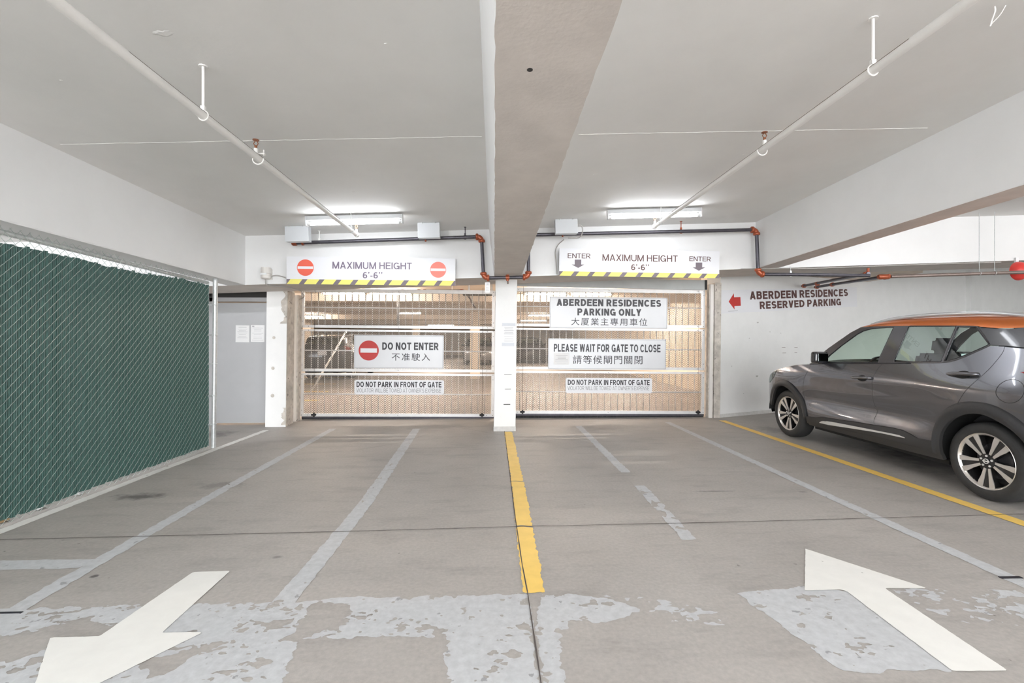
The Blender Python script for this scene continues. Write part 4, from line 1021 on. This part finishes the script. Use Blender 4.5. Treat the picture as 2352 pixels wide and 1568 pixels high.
def patch2d(poly, holes, g):
    key = (tuple(poly), tuple(tuple(h) for h in holes), g)
    if key in CACHE: return CACHE[key]
    loops = [resample(poly, g)]+[resample(h, g) for h in holes]
    V = []; E = []
    for lp in loops:
        b = len(V); V += lp; E += [(b+i, b+(i+1) % len(lp)) for i in range(len(lp))]
    bd = np.array(V)
    x0, y0 = bd.min(0); x1, y1 = bd.max(0)
    y = y0+g*.5; r = 0
    while y < y1:
        x = x0+g*(.5 if r % 2 else 1.0)
        while x < x1:
            if inside(poly, x, y) and not any(inside(h, x, y) for h in holes) and (np.hypot(bd[:,0]-x, bd[:,1]-y).min() > g*.5): V.append((x, y))
            x += g
        y += g*.87; r += 1
    v, e, f, *_ = delaunay_2d_cdt([Vector(p) for p in V], E, [], 0, 1e-6)
    T_ = []
    for t in f:
        cx = sum(v[i].x for i in t)/3; cy = sum(v[i].y for i in t)/3
        if inside(poly, cx, cy) and not any(inside(h, cx, cy) for h in holes): T_.append(tuple(t))
    CACHE[key] = ([(p.x, p.y) for p in v], T_); return CACHE[key]
def skin(name, poly, mt, parent, side, off=0.0, holes=(), g=.035, gap=.0025, offf=None, lip=0.0):
    """a panel of the flank: outline in (along, up), laid on the flank"""
    p = shrink(poly, gap) if gap else poly
    v2, tris = patch2d(p, [list(h) for h in holes], g)
    of = offf or (lambda u, z: off)
    vs_ = [P3(u, z, side, of(u, z)) for u, z in v2]
    fs = []
    for t in tris:
        a, b, c_ = (vs_[i] for i in t)
        fs.append(t if ((b-a).cross(c_-a)).x*side > 0 else t[::-1])
    ns = [N3(u, z, side) for u, z in v2]
    if offf:
        e = .004; ns = []
        for u, z in v2:
            a = P3(u+e, z, side, of(u+e, z))-P3(u-e, z, side, of(u-e, z)); b = P3(u, z+e, side, of(u, z+e))-P3(u, z-e, side, of(u, z-e)); n_ = a.cross(b).normalized()
            ns.append(n_ if n_.x*side > 0 else -n_)
    if lip:
        cnt = {}
        for t in fs:
            for i in range(3):
                k = (t[i], t[(i+1) % 3]); cnt[k] = cnt.get(k, 0)+1
        edges = [k for k in cnt if (k[1], k[0]) not in cnt]
        nv = {}
        for a, b in edges:
            for q in (a, b):
                if q not in nv:
                    nv[q] = len(vs_); vs_.append(vs_[q]-ns[q]*lip); ns.append(ns[q])
            fs.append((b, a, nv[a], nv[b]))
    me = bpy.data.meshes.new(name); me.from_pydata(vs_, [], fs); me.materials.append(mt)
    me.polygons.foreach_set('use_smooth', [True]*len(fs))
    me.normals_split_custom_set_from_vertices(ns)
    o = bpy.data.objects.new(name, me); COL.objects.link(o); o.parent = parent
    return o
def grid(name, rows, mt, parent, flip=False, smooth=True):
    k = len(rows[0]); V = [p for r in rows for p in r]
    F_ = [(i*k+j, i*k+j+1, (i+1)*k+j+1, (i+1)*k+j) for i in range(len(rows)-1) for j in range(k-1)]
    m = MB(); m.add(V, F_); return m.build(name, mt, parent, smooth=smooth)
def across(curve, by, bz, n=14, ox=0.0, pw=2.0):
    """curve on the flank [(u, z)], swept to the other flank with a bulge"""
    rows = []
    for q in curve:
        u, z = q[0], q[1]; hw = HW-S(u, z)-ox; r = []
        for j in range(n+1):
            v = -1+2*j/n; b = 1-abs(v)**pw; r.append((v*hw, u+by*b, z+bz*b))
        rows.append(r)
    return rows

car = thing('car', 'grey small suv with an orange roof parked at the right wall', 'car', (XN+HW, YM, 0))
AFo = smoothpoly(W([(6.80,.42),(6.756,.604),(6.649,.717),(6.488,.790),(6.361,.796),(6.228,.748),(6.122,.663),(6.021,.545),(5.956,.367)]))
AFi = smoothpoly(W([(6.76,.40),(6.727,.48),(6.649,.615),(6.555,.688),(6.434,.716),(6.30,.680),(6.181,.606),(6.069,.483),(5.995,.32)]))
ARo = smoothpoly(W([(4.197,.30),(4.192,.40),(4.178,.537),(4.127,.652),(4.043,.738),(3.947,.796),(3.825,.824),(3.683,.822),(3.551,.773),(3.445,.694),(3.36,.58),(3.305,.46),(3.285,.38)]))
ARi = smoothpoly(W([(4.128,.30),(4.125,.42),(4.111,.509),(4.06,.592),(3.962,.675),(3.84,.722),(3.718,.728),(3.583,.676),(3.487,.609),(3.42,.52),(3.375,.40)]))
iA = min(range(len(ARo)), key=lambda i: math.dist(ARo[i], (3.947-YM, .796)))
FRc = smoothpoly(W([(4.797,1.108),(4.85,1.069),(4.893,.934),(4.902,.80),(4.898,.663),(4.86,.59),(4.885,.501),(4.872,.437)]), 3)
RRc = smoothpoly(W([(3.698,1.300),(3.697,1.246),(3.734,1.149),(3.774,1.072),(3.886,.902),(3.947,.796)]), 3)
FFc = smoothpoly(W([(5.937,1.045),(5.924,.977),(5.999,.848),(6.025,.70),(6.016,.622),(5.956,.367)]), 3)
BELT = W([(5.937,1.047),(5.4,1.080),(4.797,1.108)]); BELTR = W([(4.797,1.108),(4.197,1.140),(4.115,1.151),(4.05,1.172),(3.977,1.208),(3.815,1.303),(3.698,1.300)])
CLT = W([(5.964,.357),(5.787,.369),(5.648,.397),(5.2,.423),(4.881,.440),(4.633,.453),(4.519,.450),(4.43,.43),(4.362,.408),(4.196,.413)])
fdoor = BELT+FRc[1:]+[p for p in reversed(CLT[0:5])]+list(reversed(FFc))[1:-1]
rdoor = BELTR+RRc[1:]+list(reversed(ARo[:iA]))+list(reversed(CLT[4:-1]))+list(reversed(FRc))[1:-1]
fender = FFc[:-1]+list(reversed(AFo))+W([(6.93,.43),(6.97,.58),(6.93,.74),(6.84,.845),(6.62,.925),(6.40,.985),(6.2,1.022)])
quarter = W([(3.698,1.298),(3.55,1.285),(3.2,1.272),(3.06,1.25),(3.0,1.0),(2.985,.7),(3.0,.40)])+list(reversed(ARo[iA:]))+list(reversed(RRc))[1:-1]
gF = W([(5.71,1.075),(5.634,1.172),(5.50,1.29),(5.319,1.425),(5.244,1.461),(5.12,1.487),(4.934,1.493),(4.843,1.490),(4.892,1.115),(5.3,1.098)])
gR = W([(4.668,1.493),(4.64,1.499),(4.165,1.483),(4.189,1.152),(4.45,1.139),(4.68,1.128),(4.695,1.14)])
gQ = W([(4.147,1.476),(3.985,1.468),(3.845,1.335),(3.828,1.318),(3.835,1.306),(3.987,1.220),(4.06,1.185),(4.12,1.165),(4.163,1.156)])
RLO = W([(5.30,1.508),(5.12,1.513),(4.867,1.508),(4.4,1.497),(3.983,1.483)])
wframe = W([(5.94,1.052),(5.81,1.172),(5.705,1.258),(5.563,1.356),(5.428,1.448),(5.30,1.508)])+RLO[1:]+W([(3.90,1.405),(3.825,1.325),(3.815,1.306),(3.977,1.211),(4.05,1.175),(4.115,1.154),(4.197,1.143),(4.797,1.111),(5.4,1.083)])
rpill = W([(3.983,1.483),(3.943,1.463),(3.80,1.452),(3.711,1.447),(3.60,1.455),(3.4,1.468),(3.22,1.47),(3.13,1.43),(3.06,1.258),(3.2,1.277),(3.55,1.29),(3.695,1.304),(3.815,1.307),(3.825,1.325),(3.90,1.405)])
clad_d = W([(5.975,.262)])+W([(5.964,.357)])+CLT[1:]+W([(4.192,.31),(4.4,.315),(4.633,.318),(5.2,.308),(5.86,.297)])
sill = W([(5.99,.31),(5.86,.297),(5.2,.306),(4.633,.316),(4.4,.313),(4.13,.312),(4.12,.25),(4.6,.246),(5.2,.247),(5.95,.248)])
strip = smoothpoly(W([(5.706,.318),(5.66,.345),(5.597,.354),(5.456,.368),(4.633,.394),(4.54,.393),(4.478,.381),(4.633,.377),(4.858,.369),(5.55,.320)]), 2)
archF = AFo+list(reversed(AFi)); archR = ARo+list(reversed(ARi))
inner = W([(5.93,1.0),(6.3,.96),(6.6,.88),(6.84,.78),(6.90,.6),(6.88,.42)])+AFi[1:]+W([(5.95,.27),(4.16,.27)])+ARi+W([(3.05,.42),(3.06,1.2),(3.7,1.25),(3.95,1.18),(4.2,1.10),(4.8,1.07)])
def arch_off(c_, ro, ri):
    def f(u, z):
        r = math.hypot(u-c_[0], z-c_[1]); t = (r-ri)/(ro-ri); return -.012-.012*math.sin(math.pi*min(max(t, 0), 1))
    return f
for side in (-1, 1):
    skin('front_door', fdoor, MC['paint'], car, side, lip=.012); skin('rear_door', rdoor, MC['paint'], car, side, lip=.012)
    skin('front_fender', fender, MC['paint'], car, side, lip=.012); skin('rear_quarter_panel', quarter, MC['paint'], car, side, lip=.012)
    wf = skin('window_frame', wframe, MC['frame'], car, side, -.002, (gF, gR, gQ), .03, lip=.012)
    skin('rear_pillar', rpill, MC['gloss'], car, side, -.002, lip=.012)
    skin('side_window', gF, MC['glass'], car, side, .008, (), .06, 0); skin('side_window', gR, MC['glassr'], car, side, .008, (), .06, 0); skin('quarter_window', gQ, MC['glassr'], car, side, .008, (), .06, 0)
    skin('wheel_arch_trim', archF, MC['clad'], car, side, g=.02, gap=0, offf=arch_off((6.40-YM,.33), .46, .385), lip=.03)
    skin('wheel_arch_trim', archR, MC['clad'], car, side, g=.02, gap=0, offf=arch_off((3.775-YM,.335), .485, .395), lip=.03)
    dc = skin('door_cladding', clad_d, MC['clad'], car, side, -.010, g=.03, lip=.012)
    skin('sill', sill, MC['clad'], car, side, -.004, g=.03, gap=.001, lip=.03)
    skin('trim_strip', strip, MC['chrome'], dc, side, -.022, g=.02, gap=0, lip=.010)
    skin('inner_shell', inner, MC['under'], car, side, .022, g=.07, gap=0)
    # dark seal along the belt and round the glass
    for poly, r in ((gF, .006), (gR, .006), (gQ, .006)):
        MB().tube([P3(u, z, side, .001) for u, z in resample(poly, .05)], r, 6, closed=True).build('window_seal', MC['gloss'], wf, smooth=True)
    MB().tube([P3(u, z, side, -.003) for u, z in resample(BELT+BELTR[1:5], .06)[:24]], .007, 6).build('belt_moulding', MC['gloss'], wf, smooth=True)
    # door handles: bar over a flat black ellipse painted for the shade of a scoop
    for (y, z, nm) in ((5.045, .935, 'door_handle'), (3.955, 1.052, 'door_handle')):
        u = y-YM
        rec = [(u+.085*math.cos(a)*.8-.01, z-.004+.034*math.sin(a)) for a in [i*2*math.pi/24 for i in range(24)]]
        h = MB()
        pts = [P3(u+.135, z-.008, side, .002), P3(u+.10, z-.003, side, -.022), P3(u+.03, z+.003, side, -.036), P3(u-.05, z+.006, side, -.036), P3(u-.115, z+.008, side, -.026), P3(u-.128, z+.008, side, .004)]
        h.tube(spline(pts, 4), [.010+.006*min(1, i/6) for i in range(len(pts)*4-3)], 10)
        o = h.build(nm, MC['paint'], car, smooth=True)
        skin('recess_shade', rec, MC['under'], o, side, -.0015, (), .03, 0)
    # mirror
    mm = MB(); c0 = P3(5.48-YM, 1.105, side)
    pr = [(0, .0), (.25, .10), (.6, .14), (1, .155)]
    rows = []
    for i in range(7):
        t = i/6; ca = math.sin(math.pi*(.12+.80*t)); rows.append((c0.x+side*(.02+.19*t), .055+.035*ca, .055+.03*ca))
    b = bmesh.new(); bmesh.ops.create_cube(b, size=1)
    for v in b.verts: v.co = Vector((v.co.x*.19*(1 if v.co.z < 0 else .92), v.co.y*(.12 if v.co.x*side < 0 else .09), v.co.z*.14))
    bmesh.ops.bevel(b, geom=b.edges[:], offset=.035, segments=4, profile=.6, affect='EDGES')
    me = bpy.data.meshes.new('mirror'); b.to_mesh(me); b.free(); me.materials.append(MC['mirror']); me.polygons.foreach_set('use_smooth', [True]*len(me.polygons))
    mo = bpy.data.objects.new('mirror', me); COL.objects.link(mo); mo.parent = car; mo.location = (c0.x+side*.115, 5.64-YM, 1.145); mo.rotation_euler = (0, 0, side*math.radians(-10))
    MB().box(-.074, .074, -.066, -.054, -.05, .048).build('mirror_glass', mat('mirror_glass', (.16,.18,.18), .05, 1.0) if side < 0 else bpy.data.materials['mirror_glass'], mo, bevel=.01)
    MB().hexa([(side*-.17,-.01,-.085),(side*-.02,-.03,-.085),(side*-.02,.04,-.085),(side*-.17,.06,-.085),(side*-.17,-.0,-.055),(side*-.02,-.02,-.05),(side*-.02,.035,-.05),(side*-.17,.05,-.055)]).build('mirror_foot', MC['gloss'], mo, bevel=.006)
    # roof rail
    rr = [(5.20,1.528),(5.05,1.564),(4.85,1.590),(4.6,1.602),(4.36,1.604),(4.12,1.600),(3.92,1.588),(3.76,1.570),(3.58,1.540)]
    MB().tube([Vector((side*(HW-S(y-YM, 1.50)-.055), y-YM, z)) for y, z in spline([(a, b_, 0) for a, b_ in rr], 3) and [(p[0], p[1]) for p in spline([(a, b_, 0) for a, b_ in rr], 3)]], .019, 10).build('roof_rail', MC['rail'], car, smooth=True)
    # lamps
    tl = W([(3.515,1.098),(3.40,1.125),(3.2,1.165),(3.055,1.19),(3.025,1.02),(3.2,1.02),(3.38,1.055)])
    skin('tail_lamp', tl, MC['lampr'], car, side, -.006, g=.04, gap=0, lip=.01)
    hl = W([(6.60,.915),(6.83,.83),(6.91,.73),(6.86,.72),(6.68,.81)])
    skin('head_lamp', hl, MC['glassr'], car, side, -.006, g=.03, gap=0, lip=.01)
    # fuel flap on the near flank only
    if side < 0:
        cc = (3.545-YM, .945)
        for r_, wd in ((.093, .0035),):
            MB().tube([P3(cc[0]+r_*1.02*math.cos(a), cc[1]+r_*math.sin(a), side, .0005) for a in [i*2*math.pi/40 for i in range(40)]], .0022, 5, closed=True).build('fuel_flap_gap', MC['under'], car)
# roof, glass and ends
ROOF = [(5.31,1.506,1.511,1.520),(5.24,1.509,1.530,1.545),(5.12,1.512,1.556,1.578),(4.9,1.508,1.578,1.605),(4.6,1.500,1.584,1.615),(4.16,1.488,1.576,1.612),(3.98,1.482,1.568,1.606),(3.90,1.460,1.56,1.60),(3.7,1.446,1.548,1.588),(3.5,1.458,1.534,1.572),(3.25,1.468,1.516,1.55),(3.02,1.478,1.50,1.53),(2.96,1.476,1.488,1.51)]
rows = []
for y, lo, hi, cr_ in ROOF:
    u = y-YM; a = HW-S(u, lo)+.003; b = HW-S(u, hi)-.025
    half = [(a, lo), (a-.3*(a-b)+.004, lo+.45*(hi-lo)), (a-.7*(a-b), lo+.85*(hi-lo)), (b-.01, hi), (b-.06, hi+.2*(cr_-hi)), (b*.6, hi+.75*(cr_-hi)), (b*.3, cr_-.03*(cr_-hi)), (0, cr_)]
    rows.append([(-x, u, z) for x, z in half]+[(x, u, z) for x, z in reversed(half[:-1])])
ro = grid('roof', rows, MC['roof'], car); md = ro.modifiers.new('sub', 'SUBSURF'); md.levels = 1; md.render_levels = 1
MB().tube([(-.012, 3.35-YM, 1.55), (0, 3.30-YM, 1.60), (.0, 3.22-YM, 1.64)], [.02, .014, .006], 8).build('antenna', MC['gloss'], car, smooth=True)
grid('windscreen', across(W([(5.30,1.508),(5.43,1.446),(5.565,1.354),(5.70,1.256),(5.81,1.170),(5.93,1.055)]), .16, .015, ox=.012), MC['glass'], car)
grid('bonnet', across(W([(5.92,1.05),(6.2,1.020),(6.40,.983),(6.62,.923),(6.84,.843)]), .18, .055, ox=.004), MC['paint'], car)
grid('front_bumper', across(W([(6.84,.840),(6.93,.74),(6.97,.58),(6.94,.43),(6.88,.28)]), .20, 0, ox=.002), MC['paint'], car)
fb = across(W([(6.945,.72),(6.985,.58),(6.96,.46)]), .205, 0, ox=.30); grid('grille', fb, MC['gloss'], car)
grid('tailgate', across(W([(3.06,1.255),(3.01,1.05),(2.99,.8)]), -.10, 0, ox=.002), MC['paint'], car)
grid('rear_bumper', across(W([(2.985,.8),(2.975,.66),(2.99,.42),(3.03,.30)]), -.12, 0, ox=.0), MC['clad'], car)
grid('rear_window', across(W([(3.06,1.26),(3.10,1.36),(3.16,1.46)]), -.07, .01, ox=.03), MC['glassr'], car)
MB().box(-.155, .155, 2.862-YM, 2.872-YM, .86, 1.01).build('number_plate', MC['plate'], car)
# floor pan and wheel wells
up = MB().box(-.76, .76, 4.15-YM, 5.95-YM, .20, .24); up.box(-.60, .60, 3.1-YM, 6.75-YM, .24, .60); up.box(-.80, .80, 4.2-YM, 5.9-YM, .24, .58); up.box(-.78,.78,6.02-YM,6.8-YM,.74,.86); up.box(-.76,.76,3.12-YM,4.1-YM,.76,.92)
up.build('underbody', MC['under'], car)
for y in (6.41, 3.775):
    for side in (-1, 1):
        wl = MB(); k = 18; r = .415; a0 = [(r*math.cos(math.pi*i/k), .335+r*math.sin(math.pi*i/k)) for i in range(k+1)]
        v = [(side*.85, y-YM+p, q) for p, q in a0]+[(side*.55, y-YM+p, q) for p, q in a0]
        wl.add(v, [(i, i+1, k+2+i, k+1+i) for i in range(k)]+[tuple(k+1+i for i in range(k+1))])
        wl.build('wheel_well', MC['under'], car)
# cabin
def rbox(name, c_, s_, mt, rot=0, bev=.04):
    b = bmesh.new(); bmesh.ops.create_cube(b, size=1)
    for v in b.verts: v.co = Vector((v.co.x*s_[0], v.co.y*s_[1], v.co.z*s_[2]))
    bmesh.ops.bevel(b, geom=b.edges[:], offset=bev, segments=3, affect='EDGES'); bmesh.ops.rotate(b, verts=b.verts, cent=(0,0,0), matrix=Matrix.Rotation(rot, 3, 'X')); bmesh.ops.translate(b, verts=b.verts, vec=c_)
    me = bpy.data.meshes.new(name); b.to_mesh(me); b.free(); me.materials.append(mt); me.polygons.foreach_set('use_smooth', [True]*len(me.polygons))
    o = bpy.data.objects.new(name, me); COL.objects.link(o); o.parent = car; return o
for s_ in (-.36, .36):
    q = rbox('front_seat', (s_, 4.95-YM, .66), (.48, .5, .18), MC['seat'])
    for (cz, cy, h_, wd) in ((.94, 4.70, .56, .46),):
        b_ = rbox('seat_back', (s_, cy-YM, cz), (wd, .13, h_), MC['seat'], math.radians(12)); b_.parent = q
    hr = rbox('head_rest', (s_, 4.60-YM, 1.295), (.24, .09, .16), MC['seat'], math.radians(8), .035); hr.parent = q
q = rbox('rear_seat', (0, 4.0-YM, .66), (1.2, .45, .18), MC['seat']); b_ = rbox('seat_back', (0, 3.72-YM, .93), (1.22, .14, .52), MC['seat'], math.radians(14)); b_.parent = q
rbox('dashboard', (0, 5.62-YM, .93), (1.42, .46, .26), MC['gloss'], 0, .07)
sw = MB(); cs = Vector((-.36, 5.33-YM, .98))
sw.tube([cs+Vector((.18*math.cos(a), .07*math.sin(a), .17*math.sin(a))) for a in [i*2*math.pi/28 for i in range(28)]], .014, 8, closed=True); sw.tube([cs+Vector((-.17,0,0)), cs+Vector((.17,0,0))], .016, 6); sw.tube([cs, cs+Vector((0,.2,-.05))], .03, 8)
sw.build('steering_wheel', MC['gloss'], car, smooth=True)
# wheels
def wheel(u, side):
    c_ = Vector((side*(HW-.045-.10), u, .330))
    X = lambda d: c_.x+side*d            # d: outwards
    m = MB(); prof = [(.228,.083),(.238,.098),(.262,.104),(.292,.102),(.312,.092),(.325,.070),(.329,.045),(.330,0),(.329,-.05),(.324,-.08),(.30,-.10),(.24,-.09)]
    m.revolve([(r, side*d) for r, d in prof], c_, 'X', 64)
    tread = MB()
    w_ = m.build('wheel', MC['tyre'], car, smooth=True, angle=60)
    MB().revolve([(r, side*d) for r, d in ((.236,.094),(.232,.098),(.226,.094),(.220,.080),(.214,.072))], c_, 'X', 64).build('rim_lip', MC['alloy'], w_, smooth=True, angle=60)
    MB().revolve([(r, side*d) for r, d in ((.216,.076),(.205,.05),(.20,-.08),(.0,-.082))], c_, 'X', 48).build('rim', MC['alloyb'], w_, smooth=True, angle=50)
    MB().revolve([(r, side*d) for r, d in ((.0,.01),(.145,.01),(.145,-.01),(0,-.01))], c_, 'X', 40).build('brake_disc', MC['frame'], w_)
    for k in range(5):
        a0 = math.radians(-90+72*k)
        for s_ in (-1, 1):
            # each spoke widens towards the rim
            def pt(r, off, d, s_=s_, a0=a0):
                r_ = Vector((math.cos(a0), math.sin(a0))); t_ = Vector((-math.sin(a0), math.cos(a0)))
                q = r_*r+t_*(s_*off); return Vector((X(d), c_.y+q.x, c_.z+q.y))
            sh = [(.052,.006),(.052,.024),(.13,.045),(.170,.061),(.221,.073),(.2255,.028),(.13,.0165)]
            f = MB(); n_ = len(sh)
            dd = lambda r: .078+.012*((r-.05)/.17)
            f.add([pt(r, o, dd(r)) for r, o in sh]+[pt(r, o, dd(r)-.006) for r, o in sh], [tuple(range(n_)), tuple(range(2*n_-1, n_-1, -1))]+[(i, (i+1) % n_, (i+1) % n_+n_, i+n_) for i in range(n_)])
            sp_ = f.build('spoke', MC['alloy'], w_)
        g_ = MB(); sh = [(.03,-.02),(.13,-.042),(.224,-.068),(.224,.068),(.13,.042),(.03,.02)]; n_ = len(sh)
        g_.add([pt(r, o, .070+.01*(r/.22)) for r, o in sh]+[pt(r, o, .03) for r, o in sh], [tuple(range(n_)), tuple(range(2*n_-1, n_-1, -1))]+[(i, (i+1) % n_, (i+1) % n_+n_, i+n_) for i in range(n_)])
        # slot between the twin spokes
        g_.build('spoke_back', MC['alloyb'], w_)
        a1 = a0+math.radians(36)
        MB().cyl((X(.06), c_.y+.045*math.cos(a1), c_.z+.045*math.sin(a1)), (X(.088), c_.y+.045*math.cos(a1), c_.z+.045*math.sin(a1)), .009, 8).build('lug_nut', MC['chrome'], w_)
    MB().revolve([(0, side*.084), (.062, side*.082), (.066, side*.06)], c_, 'X', 32).build('hub', MC['alloyb'], w_, smooth=True, angle=40)
    hc = MB(); hc.revolve([(0, side*.088), (.029, side*.086), (.03, side*.08)], c_, 'X', 24); hb = hc.build('hub_cap', MC['gloss'], w_)
    e = MB(); e.tube([(X(.089), c_.y+.019*math.cos(a), c_.z+.019*math.sin(a)) for a in [i*2*math.pi/24 for i in range(24)]], .0035, 6, closed=True); e.box(min(X(.087), X(.092)), max(X(.087), X(.092)), c_.y-.026, c_.y+.026, c_.z-.005, c_.z+.005); e.build('emblem', MC['chrome'], hb)
    return w_
for u in (6.415-YM, 3.775-YM):
    for s_ in (-1, 1): wheel(u, s_)
# ------------------------------------------------------------------ cars beyond the gates: same kind of car, other paint
def other_car(x, y, rz, paint, roof, label):
    t = copy_tree(car); t.location = (x, y, 0); t.rotation_euler = (0, 0, rz)
    def rec(o):
        for sl_ in getattr(o, 'material_slots', []):
            if sl_.material in (MC['paint'], MC['roof']):
                n_ = MC[paint] if sl_.material == MC['paint'] else MC[roof]; sl_.link = 'OBJECT'; sl_.material = n_
        for c_ in o.children: rec(c_)
    rec(t); t['label'] = label; return t
other_car(-5.95, 18.6, 0, 'paint2', 'paint2', 'dark car facing away behind the left edge of the left gate')
other_car(-.9, 28, math.pi, 'paint3', 'paint3', 'silver car beside the cream pillar beyond the left gate')
other_car(2.3, 30, math.pi, 'paint2', 'paint2', 'dark car far beyond the right gate, left of the signs')
